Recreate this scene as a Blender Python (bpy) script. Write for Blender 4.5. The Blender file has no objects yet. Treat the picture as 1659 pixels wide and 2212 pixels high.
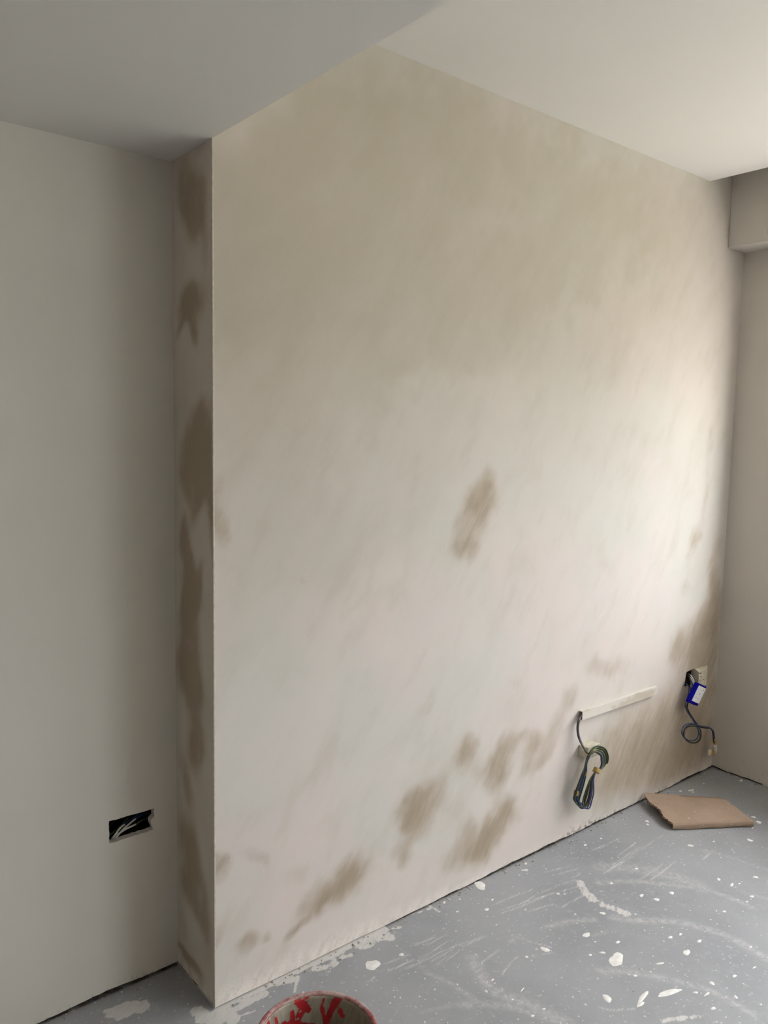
import bpy, math, random
import numpy as np
from mathutils import Vector, Matrix, Euler

SC = bpy.context.scene
COL = SC.collection
random.seed(7)
RNG = np.random.RandomState(11)

# ---------------------------------------------------------------- camera
W, D = 2.406, 0.2136            # width of the chimney breast, depth of the recess beside it
Z_HIGH, Z_LOW = 2.4257, 2.0897  # main ceiling, lowered ceiling over the recess
X_POCKET, X_BEAM, Z_BEAM = 2.1076, 2.274, 2.2004
ROOM_L, ROOM_B = -2.6, -5.2     # far extents of the room behind the camera

cam_d = bpy.data.cameras.new('camera')
cam = bpy.data.objects.new('camera', cam_d)
COL.objects.link(cam)
SC.camera = cam
pitch, roll, yaw = -0.103, 0.019, 0.686
fwd = Vector((math.sin(yaw) * math.cos(pitch), math.cos(yaw) * math.cos(pitch), math.sin(pitch)))
rgt = Vector((math.cos(yaw), -math.sin(yaw), 0.0))
upv = rgt.cross(fwd)
r2 = math.cos(roll) * rgt + math.sin(roll) * upv
u2 = -math.sin(roll) * rgt + math.cos(roll) * upv
M = Matrix((r2, u2, -fwd)).transposed().to_4x4()
M.translation = Vector((-0.8662, -1.6882, 1.45))
cam.matrix_world = M
cam_d.sensor_fit = 'VERTICAL'
cam_d.sensor_height = 36.0
cam_d.lens = 1722.0 / 2212.0 * 36.0
cam_d.clip_start = 0.02

# ---------------------------------------------------------------- sky, daylight, exposure
WIN = [(-0.235, -2.25, 0.82, 1.92), (-2.45, -4.9, 0.45, 2.12)]   # y0, y1, z0, z1 of the two windows in the right wall
SKY = 41.0
world = bpy.data.worlds.new('sky')
SC.world = world
world.use_nodes = True
wb = world.node_tree.nodes['Background']
wt = world.node_tree                                   # overcast sky: three times brighter overhead than at the horizon
wtc, wsep = wt.nodes.new('ShaderNodeTexCoord'), wt.nodes.new('ShaderNodeSeparateXYZ')
wcl, wmul, wadd = wt.nodes.new('ShaderNodeMath'), wt.nodes.new('ShaderNodeMath'), wt.nodes.new('ShaderNodeMath')
wt.links.new(wtc.outputs['Generated'], wsep.inputs[0])
wcl.operation, wmul.operation, wadd.operation = 'MAXIMUM', 'MULTIPLY', 'ADD'
wt.links.new(wsep.outputs['Z'], wcl.inputs[0])
wcl.inputs[1].default_value = 0.0
wt.links.new(wcl.outputs[0], wmul.inputs[0])
wmul.inputs[1].default_value = 2.0 / 3.0 * SKY
wt.links.new(wmul.outputs[0], wadd.inputs[0])
wadd.inputs[1].default_value = 1.0 / 3.0 * SKY
wt.links.new(wadd.outputs[0], wb.inputs['Strength'])
wb.inputs['Color'].default_value = (0.975, 0.985, 1.0, 1)
for (y0, y1, z0, z1) in WIN:
    ld = bpy.data.lights.new('window_portal', 'AREA')
    ld.shape = 'RECTANGLE'
    ld.size, ld.size_y = z1 - z0, y0 - y1
    ld.cycles.is_portal = True
    lo = bpy.data.objects.new('window_portal', ld)
    COL.objects.link(lo)
    lo.location = (W + 0.27, (y0 + y1) / 2, (z0 + z1) / 2)
    lo.rotation_euler = (0, math.radians(90), 0)      # faces -X, into the room
sun_d = bpy.data.lights.new('sun', 'SUN')       # rakes along the facade: lights the paving outside, not the room
sun_d.energy = 185.0
sun_d.angle = math.radians(0.6)
sun_d.color = (1.0, 0.97, 0.92)
sun = bpy.data.objects.new('sun', sun_d)
COL.objects.link(sun)
sun.rotation_euler = Vector((0.12, -0.62, -0.78)).to_track_quat('-Z', 'Y').to_euler()
SC.view_settings.view_transform = 'Standard'
SC.view_settings.look = 'None'
SC.view_settings.gamma = 1.0
SC.view_settings.use_curve_mapping = False
SC.view_settings.exposure = -1.31

# ---------------------------------------------------------------- measured marks (metres on the wall or floor)
STAIN_SHADOW_FRONT = [
    (0.9179,1.2769,0.0122,0.0584,-0.0361,0.0055,0.9), (0.9045,1.2134,0.0191,0.0393,-0.0307,0.0092,0.8), (0.8587,1.1592,0.0437,0.0683,-0.0541,0.0211,0.75),
    (0.8415,1.0968,0.0466,0.0085,-0.0189,0.0359,0.7), (2.1409,1.0174,0.0188,0.0464,-0.0452,0.0097,0.7), (2.0915,0.8263,0.0186,0.0458,-0.0446,0.0114,0.4),
    (2.0678,0.5903,0.0192,0.0648,-0.0483,0.0134,0.8), (2.2234,0.6344,0.0644,0.1028,-0.0707,0.0238,0.75), (2.2038,0.5486,0.0427,0.0677,-0.0704,0.025,0.7),
    (2.2187,1.1879,0.0174,0.1125,-0.0327,0.0037,0.45), (2.3179,0.8501,0.0147,0.1755,-0.0458,0.0073,0.75), (2.225,1.4151,0.0034,0.0655,-0.0291,0.0012,0.45),
    (2.3691,0.5823,0.0022,0.1613,-0.0549,0.0104,0.8), (1.6162,0.5932,0.1229,-0.0086,-0.0142,0.0405,0.5), (1.5149,0.6283,0.0309,0.0305,-0.0393,0.0204,0.35),
    (1.5709,0.9792,-0.0368,0.0571,-0.0567,-0.0073,0.3), (1.0894,0.6428,0.0369,-0.0069,-0.0012,0.022,0.3), (1.3746,0.5357,0.0317,0.0316,-0.0347,0.0194,0.55),
    (1.3164,0.4476,0.0497,0.0651,-0.0283,0.0147,0.55), (1.2142,0.4216,0.0252,0.0253,-0.0387,0.0237,0.65), (1.1873,0.3465,0.0297,0.0541,-0.0547,0.0272,0.6),
    (1.2725,0.3498,0.0533,0.0522,-0.0178,0.0111,0.55), (0.8834,0.4845,0.0124,0.0349,-0.0301,0.013,0.75), (0.8627,0.4415,0.046,0.0081,-0.0237,0.0344,0.75),
    (0.8963,0.3752,0.0609,-0.0322,0.0131,0.0252,0.4), (1.0455,0.4064,0.0514,0.0533,-0.0395,0.0254,0.75), (1.0217,0.3496,0.0335,0.0456,-0.0488,0.0287,0.9),
    (1.0282,0.3084,0.005,0.0235,-0.0288,0.0115,0.75), (1.1302,0.4414,0.0378,0.0232,-0.0167,0.0131,0.4), (0.6895,0.38,0.0427,0.0283,-0.0205,0.0187,0.75),
    (0.6505,0.3263,0.042,0.0275,-0.0315,0.0296,0.85), (0.72,0.3129,0.0463,0.0504,-0.0532,0.0389,0.6), (0.6277,0.2973,0.0247,0.0274,-0.0255,0.0193,0.7),
    (0.6993,0.2532,0.033,0.0357,-0.0429,0.0324,0.5), (0.7662,0.3658,0.0249,0.0488,-0.0222,0.0122,0.45), (0.648,0.2259,0.0481,0.0063,-0.0134,0.0219,0.4),
    (1.0455,0.1841,0.0584,0.0177,-0.0303,0.0336,0.8), (0.9924,0.137,0.0529,0.0525,-0.0427,0.031,0.9), (0.9285,0.1184,0.0287,0.0287,-0.0414,0.0308,0.75),
    (0.9044,0.1885,-0.0019,0.0439,-0.0274,0.0086,0.6), (0.8636,0.1707,0.012,0.0567,-0.0286,0.013,0.5), (0.8088,0.12,0.0291,0.0299,-0.0354,0.0272,0.55),
    (1.0193,0.2635,0.0385,-0.0554,0.0191,0.0025,0.35), (0.8389,0.2775,0.0293,0.0309,-0.0251,0.018,0.3), (0.4369,0.2127,0.0339,0.0385,-0.0257,0.0213,0.7),
    (0.3953,0.1838,0.0536,0.0355,-0.0321,0.0343,0.85), (0.3481,0.17,0.0627,-0.0037,-0.0099,0.0265,0.8), (0.2872,0.1437,0.0429,0.0214,-0.0097,0.0122,0.7),
    (0.2398,0.1254,0.0283,0.0191,-0.0091,0.0104,0.5), (0.2689,0.1733,0.0233,0.003,-0.0076,0.0143,0.4), (0.6057,0.1822,0.0061,0.0292,-0.032,0.0155,0.65),
    (0.5724,0.2293,0.0406,0.0142,-0.0163,0.0206,0.3), (0.1609,0.1339,0.0144,0.0099,-0.0097,0.0114,0.6), (0.1032,0.1195,0.0227,0.0158,-0.0155,0.0187,0.75),
    (0.1054,0.3516,0.0462,-0.0159,0,0.0223,0.45), (0.1324,0.3573,0.0192,-0.0065,-0.0001,0.015,0.35), (0.2532,0.2643,0.034,0.0133,-0.0171,0.0239,0.4),
    (0.2027,0.2438,0.0213,0.0258,-0.0295,0.0262,0.3), (0.0333,0.2205,0.0222,0.0492,-0.0168,0.0125,0.3), (0.3266,0.3838,0.0352,0.0146,-0.0198,0.0262,0.3),
    (1.7016,0.2702,0.1679,0.1136,-0.1015,0.0657,0.6), (1.5936,0.1529,0.1673,0.0439,-0.088,0.0851,0.6), (1.8893,0.2626,0.1437,0.0938,-0.11,0.0684,0.6),
    (1.8199,0.1473,0.1459,0.0365,-0.1077,0.0989,0.5), (2.0195,0.2903,0.1185,0.1349,-0.114,0.0544,0.5), (2.1652,0.2377,0.1073,0.1666,-0.1246,0.0524,0.6),
    (2.2621,0.3578,0.0521,0.2293,-0.1117,0.0327,0.75), (2.3249,0.1392,0.0676,0.1018,-0.1111,0.0474,0.8), (2.0891,0.1163,0.1478,0.0489,-0.0951,0.0739,0.75),  # low right patches: damp stain with the corner's shadow painted in
    (1.5808,0.3175,0.0533,0.0286,-0.0458,0.0336,0.4), (1.659,0.4249,0.0552,0.0511,-0.037,0.0203,0.2), (0.0167,1.2619,0.0031,0.0762,-0.0144,0.0011,0.55),
    (0.0202,1.2123,0.0001,0.033,-0.0144,0.0009,0.5), (0.0095,0.3811,0.0001,0.0359,-0.0162,0.0056,0.8), (0.2441,1.0525,0.0127,-0.0014,-0.0001,0.0084,0.5),
    (0.3676,1.1965,0.0059,0.0082,-0.0183,0.0097,0.25), (0.0077,0.1757,0.0001,0.0488,-0.0126,0.0052,0.4), (0.6544,0.6169,0.0229,0.0268,-0.0223,0.0146,0.3),
    (0.6995,0.6426,0.018,0.0209,-0.0164,0.0105,0.3), (0.5561,1.6118,0.1018,0.0511,-0.0339,0.0407,0.25), (0.3119,1.4683,0.1011,0.0721,-0.037,0.0348,0.15),
    (1.4074,0.8135,0.1377,0.0326,-0.0282,0.0323,0.2)]
DAMP_FRONT = [
    (0.4456,2.2496,0.2397,0.1266,-0.0474,0.0823,0.8), (0.5753,2.1039,0.1854,0.0613,-0.0189,0.0664,0.7), (0.2352,2.1112,0.1074,0.1768,-0.1004,0.0242,0.6),
    (0.6673,1.8734,0.3556,0.0923,-0.0305,0.1061,0.55), (0.971,2.2763,0.3338,-0.0039,0.0441,0.0976,0.7), (1.3178,2.0774,0.3994,0.2079,-0.1131,0.0932,0.55),
    (0.1977,1.8554,0.1066,0.1704,-0.1308,0.0434,0.5), (0.802,1.6802,0.2997,0.0599,-0.0189,0.0636,0.45), (1.6482,2.2249,0.3458,-0.0075,0.0582,0.1151,0.6),
    (0.4291,1.58,0.1199,0.1207,-0.07,0.0417,0.35), (0.122,1.4754,0.058,0.089,-0.1568,0.0745,0.3), (1.6006,1.8046,0.3262,0.1944,-0.1104,0.0621,0.35),
    (1.099,1.8737,0.3045,0.1085,-0.0326,0.0489,0.5), (0.1203,1.9918,0.0729,0.0877,-0.083,0.0426,0.5), (0.5634,1.945,0.1757,0.1036,-0.0335,0.0363,0.4),
    (0.1227,1.2739,0.0531,0.1267,-0.224,0.0806,0.42), (0.3174,1.0593,0.1355,0.1222,-0.1308,0.1042,0.35), (0.0721,0.8898,0.0133,0.0663,-0.1879,0.062,0.35),
    (0.1731,1.6108,0.1032,0.1118,-0.1159,0.0742,0.45), (0.5988,1.2936,0.1616,0.0998,-0.0882,0.0802,0.25), (0.0717,1.7741,0.0168,0.0852,-0.1796,0.0051,0.5),
    (0.3055,1.9385,0.1784,0.1504,-0.1053,0.0816,0.5), (0.0974,1.0823,0.0177,0.0885,-0.1892,0.0496,0.3), (0.7779,2.2707,0.279,-0.0039,0.0463,0.1059,0.5)]
STAIN_RETURN = [
    (0.1386,2.0185,-0.001,0.0632,0.0405,0.0088,0.6), (0.0783,1.9639,-0.0152,0.0688,0.0533,0.0127,0.75), (0.1273,1.9418,0.0209,0.0566,0.0297,0.0033,0.6),
    (0.0439,1.8747,-0.0006,0.0618,0.0187,0.0031,0.35), (0.0978,1.7557,-0.0005,0.0427,0.0601,0.0069,0.6), (0.1378,1.7384,-0.0304,0.0446,0.0346,0.0077,0.75),
    (0.1133,1.7033,0.021,0.0557,0.0247,0.0004,0.6), (0.1748,1.6812,-0.0234,0.0251,0.0148,0.0035,0.6), (0.0989,1.6695,-0.0004,0.0324,0.0148,0.0012,0.5),
    (0.067,1.4669,-0.0111,0.0541,0.0318,0.0012,0.8), (0.1023,1.3945,-0.0184,0.0886,0.0613,0.0005,0.9), (0.0366,1.3856,-0.0192,0.0971,0.0384,0.0002,0.85),
    (0.0136,1.3215,0.0157,0.0858,0.0331,-0.0034,0.8), (0.0788,1.2839,-0.0304,0.0783,0.0295,0.0001,0.75), (0.1366,1.3024,0.02,0.0508,0.0257,-0.0037,0.6),
    (-0.0017,1.1809,0.0196,0.1071,0.014,-0.0023,0.8), (0.1514,1.1857,0.0095,0.0512,0.0212,-0.0032,0.8), (0.1316,1.1125,0.0263,0.0655,0.0311,-0.0069,0.85),
    (0.122,1.0557,0.0105,0.0565,0.0473,-0.0097,0.85), (0.141,0.9995,-0.0234,0.0619,0.0368,-0.0039,0.85), (0.0762,1.069,-0.0203,0.0546,0.0198,-0.0016,0.7),
    (0.1234,0.9557,0.0116,0.0623,0.0369,-0.009,0.8), (0.1433,0.844,0.0161,0.086,0.0597,-0.0171,0.95), (0.1049,0.7822,-0.0007,0.0596,0.0421,-0.0116,0.8),
    (0.1062,0.6738,-0.0074,0.0862,0.0424,-0.0128,0.6), (0.0808,0.646,-0.0051,0.0613,0.0363,-0.0115,0.7), (0.1505,0.5361,0.0274,0.0639,0.0216,-0.0097,0.65),
    (0.1423,0.3514,0.0391,0.0895,0.0437,-0.0229,0.7), (0.0841,0.34,0.0399,0.0927,0.026,-0.014,0.55), (0.1546,0.2568,0.0089,0.0468,0.0392,-0.0202,0.7),
    (0.1012,0.2193,0.0409,0.0535,0.0312,-0.0196,0.7), (0.0471,0.197,0.0148,0.0789,0.0257,-0.0145,0.4), (0.1814,0.14,0.019,0.0419,0.0226,-0.0135,0.4),
    (0.1547,0.0563,0.0583,0.007,0.0139,-0.0122,0.95), (0.1007,0.035,0.0541,0.0142,0.0141,-0.012,0.9), (0.0608,0.0895,0.022,0.05,0.0363,-0.0235,0.25)]
PAINT_SPLATS = [
    (1.1428,-0.0258,0.0041,-0.0031,0.0049,0.0042,1), (0.8477,-0.1259,0.0049,-0.0037,0.0056,0.0054,1), (0.7693,-0.02,0.0037,-0.0028,0.0046,0.0048,1),
    (0.505,-0.1269,0.005,-0.0038,0.0049,0.0057,1), (0.4149,-0.1114,0.0174,-0.0074,0.0113,0.0183,1), (0.9258,-0.0231,0.0063,-0.02,0.0168,0.0108,1),
    (0.9883,-0.3887,0.0126,-0.0054,0.0068,0.0063,1), (0.9648,-0.5071,0.0291,0.009,-0.0008,0.0193,1), (0.8407,-0.3572,0.0042,-0.0117,0.0091,0.0047,1),
    (1.1489,-0.6113,0.014,0.0035,0.0002,0.0088,1), (0.9618,-0.6701,0.0384,-0.0114,0.0072,0.0068,1), (0.892,-0.6371,0.0293,0.0061,0.0004,0.0063,1),
    (0.8643,-0.6478,0.0145,0.0005,0.0025,0.0059,1), (0.8145,-0.5829,-0.002,-0.0125,0.0121,0.0021,1), (1.3112,-0.4151,0.002,-0.0078,0.0082,0.0033,1),
    (1.2925,-0.3736,0.0051,-0.0039,0.0073,0.0047,1), (1.0847,-0.7208,0.002,-0.0062,0.0074,0.0023,1), (1.5687,-0.5919,0.0058,-0.0044,0.0055,0.0027,1),
    (1.0351,-0.734,0.0108,-0.0013,0.0025,0.0031,1), (1.0168,-0.7128,0.0063,-0.0049,0.0035,0.002,1), (1.2246,-0.6067,0.0052,-0.004,0.0065,0.0036,1),
    (1.1736,-0.5458,0.0047,-0.0036,0.0064,0.0038,1), (1.2098,-0.5562,0.0035,-0.0027,0.0054,0.0032,1), (1.0326,-0.4645,0.0052,-0.004,0.0049,0.0034,1),
    (1.1147,-0.3547,0.0058,-0.0083,0.0047,0.0027,1), (1.421,-0.5785,0.0043,-0.0033,0.005,0.0026,1), (1.582,-0.5192,0.014,0.0034,0.0007,0.004,1),
    (1.6888,-0.5456,0.0052,-0.0082,0.0048,0.0019,1), (1.4054,-0.0733,0.0043,-0.0033,0.0057,0.0043,1), (1.489,-0.0799,0.0036,-0.0028,0.0045,0.0032,1),
    (1.7039,-0.3042,0.0075,-0.0081,0.0067,0.0035,1), (0.6128,-0.5048,0.004,-0.0031,0.0033,0.0028,1), (0.6537,-0.507,0.0035,-0.0027,0.0028,0.0023,1),
    (0.585,-0.3725,0.0036,-0.0028,0.0034,0.0033,1), (0.9986,-0.7711,0.0077,-0.0022,0.0038,0.0034,1), (0.9587,-0.466,0.0073,-0.0056,0.0037,0.0026,1),
    (1.0471,-0.5917,0.0099,-0.0045,0.0033,0.0026,1), (0.9479,-0.5779,0.0049,-0.0038,0.0035,0.0023,1), (1.1608,-0.7438,0.0085,-0.0022,0.0037,0.0031,1),
    (0.6296,-0.3529,0.0057,-0.0001,0.0014,0.0032,1), (1.3817,-0.4246,0.0058,-0.0044,0.0077,0.0046,1), (1.2739,-0.2748,0.0039,-0.003,0.005,0.0035,1),
    (1.417,-0.2737,0.0047,-0.0036,0.0041,0.0027,1), (1.1098,-0.051,0.0094,-0.0071,0.0035,0.003,1), (1.0888,-0.2056,0.0038,-0.0029,0.0044,0.0035,1),
    (1.1042,-0.2191,0.0025,-0.0019,0.0033,0.0026,1), (0.9408,-0.1989,0.0024,-0.0019,0.003,0.0026,1), (0.7678,-0.079,0.003,-0.0023,0.0027,0.0027,1),
    (0.4902,-0.2389,0.0016,-0.0012,0.002,0.0022,1), (0.4349,-0.2807,0.0015,-0.0012,0.0018,0.0021,1), (0.3827,-0.2425,0.0015,-0.0012,0.0018,0.0021,1),
    (0.3932,-0.253,0.0015,-0.0012,0.0018,0.0021,1), (0.3853,-0.355,0.002,-0.0015,0.0017,0.0019,1), (1.5774,-0.4773,0.0011,-0.0059,0.0063,0.0022,1),
    (1.6075,-0.5314,0.0033,-0.0025,0.0043,0.0022,1), (1.5276,-0.5961,0.0032,-0.0024,0.004,0.002,1), (1.318,-0.7112,0.0035,-0.0027,0.0044,0.0022,1),
    (1.2388,-0.7606,0.007,-0.0018,0.0023,0.0019,1), (1.0845,-0.7863,0,-0.0058,0.0052,0.001,1), (1.1092,-0.84,0.0026,-0.002,0.0036,0.0017,1),
    (0.9225,-0.4503,0.0034,-0.0026,0.0045,0.0033,1), (0.7746,-0.347,0.0039,-0.003,0.0033,0.0028,1), (0.8988,-0.101,0.0031,-0.0024,0.004,0.0037,1),
    (1.0434,-0.3064,0.0024,-0.0019,0.0031,0.0024,1), (0.8197,-0.037,0.0031,-0.0024,0.0028,0.0029,1), (1.1897,-0.4186,0.0031,-0.0023,0.0033,0.0022,1),
    (0.9818,-0.424,0.0029,-0.0022,0.0028,0.0021,1), (0.9938,-0.5944,0.0027,-0.0021,0.0027,0.0017,1), (0.4833,-0.2855,0.0021,-0.0016,0.0019,0.0021,1),
    (0.5433,-0.308,0.0021,-0.0016,0.002,0.0021,1), (0.6165,-0.4352,0.0026,-0.002,0.0021,0.0018,1), (0.6654,-0.4264,0.0089,0.0022,0.0002,0.0021,1),
    (0.7471,-0.5249,0.0021,-0.0016,0.0023,0.0017,1), (0.7503,-0.5617,0.0031,-0.0024,0.003,0.0022,1), (1.9461,0.163,0.0063,-0.0047,0.0077,0.0053,1),
    (2.0751,-0.0468,0.0046,-0.0035,0.0059,0.0035,1), (2.1185,-0.0688,0.0152,-0.0032,0.0069,0.005,1), (2.1088,-0.0826,0.0046,-0.0035,0.0048,0.0027,1),
    (2.3773,-0.1487,0.0064,-0.0048,0.0089,0.0045,1), (2.2181,-0.0682,0.0032,-0.0024,0.0042,0.0023,1), (1.7382,-0.1082,0.0021,-0.0062,0.0083,0.0041,1),
    (1.7174,-0.1235,0.0042,-0.0032,0.0047,0.003,1), (2.0976,-0.3388,0.0022,-0.0076,0.0079,0.0029,1), (2.0732,-0.3703,0.0046,-0.0082,0.0115,0.0046,1),
    (2.0107,-0.376,0.0042,-0.0032,0.0056,0.0027,1), (1.7976,-0.3406,0.0034,-0.0026,0.0047,0.0025,1), (1.9126,-0.4156,0.0012,-0.0121,0.0071,0.0023,1)]
FLOOR_STROKES = [
    (0.0026,0.75,0,[(0.474,-0.180),(0.562,-0.170),(0.668,-0.161)]),
    (0.0027,0.75,0,[(0.488,-0.181),(0.621,-0.188),(0.753,-0.212)]),
    (0.0028,0.75,0,[(0.664,-0.205),(0.752,-0.214)]),
    (0.0032,0.75,0,[(0.876,-0.154),(1.019,-0.181),(1.171,-0.219)]),
    (0.0032,0.75,0,[(0.876,-0.122),(0.961,-0.128),(1.043,-0.140)]),
    (0.0033,0.75,0,[(0.949,-0.170),(1.080,-0.171),(1.197,-0.189)]),
    (0.0031,0.75,0,[(0.872,-0.167),(0.970,-0.182),(1.078,-0.192)]),
    (0.0036,0.75,0,[(1.154,-0.100),(1.241,-0.124)]),
    (0.0036,0.75,0,[(1.158,-0.128),(1.258,-0.153)]),
    (0.0039,0.75,0,[(1.303,-0.225),(1.488,-0.212),(1.691,-0.204)]),
    (0.0038,0.75,0,[(1.323,-0.225),(1.474,-0.222)]),
    (0.0041,0.75,0,[(1.397,-0.111),(1.520,-0.119)]),
    (0.0041,0.75,0,[(1.425,-0.118),(1.535,-0.119)]),
    (0.0040,0.75,0,[(1.374,-0.210),(1.554,-0.199)]),
    (0.0041,0.75,0,[(1.432,-0.190),(1.563,-0.173)]),
    (0.0026,0.75,0,[(0.442,-0.129),(0.523,-0.140)]),
    (0.0026,0.75,0,[(0.436,-0.157),(0.520,-0.164)]),
    (0.0026,0.75,0,[(0.556,-0.217),(0.636,-0.213)]),
    (0.0027,0.75,0,[(0.588,-0.223),(0.649,-0.210)]),
    (0.0027,0.75,0,[(0.661,-0.286),(0.739,-0.279)]),
    (0.0038,0.75,0,[(1.371,-0.318),(1.514,-0.312)]),
    (0.0038,0.75,0,[(1.391,-0.342),(1.563,-0.330)]),
    (0.0041,0.75,0,[(1.654,-0.379),(1.753,-0.371)]),
    (0.0033,0.75,0,[(1.044,-0.259),(1.155,-0.260)]),
    (0.0031,0.75,0,[(0.938,-0.209),(1.030,-0.231)]),
    (0.0028,0.75,0,[(0.569,-0.120),(0.631,-0.126)]),
    (0.0040,0.75,0,[(1.800,-0.407),(1.782,-0.425)]),
    (0.0023,0.75,0,[(0.772,-0.588),(0.785,-0.613),(0.838,-0.647)]),
    (0.0027,0.75,0,[(0.791,-0.353),(0.847,-0.379)]),
    (0.0028,0.75,0,[(0.829,-0.303),(0.845,-0.326),(0.861,-0.363)]),
    (0.0025,0.75,0,[(0.667,-0.355),(0.700,-0.342),(0.754,-0.331)]),
    (0.0024,0.75,0,[(0.339,-0.162),(0.389,-0.152)]),
    (0.0027,0.75,0,[(0.555,-0.198),(0.633,-0.197)]),
    (0.0028,0.75,0,[(0.591,-0.137),(0.658,-0.139)]),
    (0.0035,0.75,0,[(1.199,-0.177),(1.243,-0.174)]),
    (0.0108,0.55,1,[(1.244,-0.248),(1.334,-0.305),(1.400,-0.373),(1.482,-0.475),(1.506,-0.546),(1.510,-0.624)]),
    (0.0131,0.60,1,[(1.122,-0.385),(1.174,-0.446),(1.253,-0.514),(1.304,-0.614),(1.312,-0.692),(1.303,-0.761)]),
    (0.0111,0.50,1,[(0.928,-0.295),(0.995,-0.316),(1.065,-0.354)]),
    (0.0075,0.50,1,[(0.513,-0.223),(0.533,-0.300),(0.540,-0.376)]),
    (0.0188,0.60,1,[(0.647,-0.262),(0.606,-0.357),(0.613,-0.421),(0.633,-0.471),(0.660,-0.569)]),
    (0.0113,0.50,1,[(0.502,-0.369),(0.543,-0.399),(0.588,-0.444),(0.616,-0.486),(0.639,-0.547)]),
    (0.0111,0.50,1,[(0.889,-0.507),(0.945,-0.557),(0.986,-0.607),(1.017,-0.662),(1.048,-0.716),(1.060,-0.779),(1.058,-0.845)]),
    (0.0271,0.50,1,[(1.333,-0.198),(1.397,-0.253),(1.445,-0.318),(1.477,-0.390),(1.489,-0.471)]),
    (0.0096,0.30,1,[(1.709,-0.349),(1.740,-0.424),(1.754,-0.505),(1.763,-0.551)]),
    (0.0056,0.35,1,[(0.403,-0.326),(0.491,-0.361),(0.545,-0.398)]),
    (0.0070,0.40,1,[(0.787,-0.274),(0.821,-0.272),(0.829,-0.285)]),
    (0.0072,0.35,1,[(1.000,-0.402),(1.044,-0.414)]),
    (0.0086,0.30,1,[(1.572,-0.562),(1.595,-0.630)]),
    (0.0217,0.62,2,[(1.197,-0.207),(1.162,-0.265),(1.154,-0.327),(1.174,-0.399)]),
    (0.0114,0.60,2,[(0.855,-0.714),(0.895,-0.735),(0.953,-0.769)]),
    (0.0071,0.50,2,[(0.929,-0.756),(0.969,-0.813)]),
    (0.0076,0.60,2,[(0.651,-0.005),(0.720,-0.018)]),
    (0.0075,0.60,2,[(0.723,-0.004),(0.725,-0.046)]),
    (0.0237,0.75,2,[(0.439,-0.020),(0.479,-0.015),(0.528,-0.046)]),
    (0.0155,0.60,2,[(0.480,-0.037),(0.530,-0.033)]),
    (0.0220,1.00,2,[(-0.008,-0.020),(0.018,-0.022),(0.018,-0.057)]),
    (0.0188,1.00,2,[(-0.026,-0.041),(-0.004,-0.041)]),
    (0.0128,0.90,2,[(0.055,-0.032),(0.092,-0.030),(0.129,-0.030)]),
    (0.0134,0.75,2,[(0.164,-0.014),(0.193,-0.023),(0.210,-0.023)]),
    (0.0066,0.75,2,[(0.229,-0.027),(0.203,-0.057),(0.189,-0.072)]),
    (0.0124,0.75,2,[(0.278,-0.027),(0.305,-0.041),(0.339,-0.045)]),
    (0.0094,0.65,2,[(0.302,-0.059),(0.330,-0.038),(0.346,-0.029)]),
    (0.0113,0.70,2,[(0.365,-0.036),(0.390,-0.040)]),
    (0.0152,0.70,2,[(0.430,-0.026),(0.459,-0.040),(0.493,-0.036),(0.534,-0.043)]),
    (0.0071,0.70,2,[(0.561,-0.023),(0.581,-0.030)]),
    (0.0112,0.95,2,[(0.039,-0.032),(0.071,-0.032)]),
    (0.0055,0.60,2,[(0.075,-0.066),(0.044,-0.060)]),
    (0.0038,0.60,2,[(0.719,-0.006),(0.726,-0.030),(0.724,-0.048)]),
    (0.0238,0.90,2,[(-0.201,0.140),(-0.168,0.140),(-0.140,0.118)]),
    (0.0139,0.90,2,[(-0.198,0.119),(-0.168,0.121)]),
    (0.0098,0.80,2,[(-0.216,0.158),(-0.206,0.156)]),
    (0.0218,0.90,2,[(-0.038,0.020),(-0.031,0.002)]),
    (0.0161,0.95,2,[(-0.044,-0.007),(-0.029,-0.025),(-0.009,-0.046)]),
    (0.0071,0.70,2,[(-0.122,0.133),(-0.140,0.137)]),
    (0.0085,0.60,2,[(-0.301,0.214),(-0.280,0.213)]),
    (0.0091,0.35,2,[(-0.022,0.189),(-0.013,0.147)]),
    (0.0075,0.30,2,[(-0.035,0.136),(-0.010,0.137)])]
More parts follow.
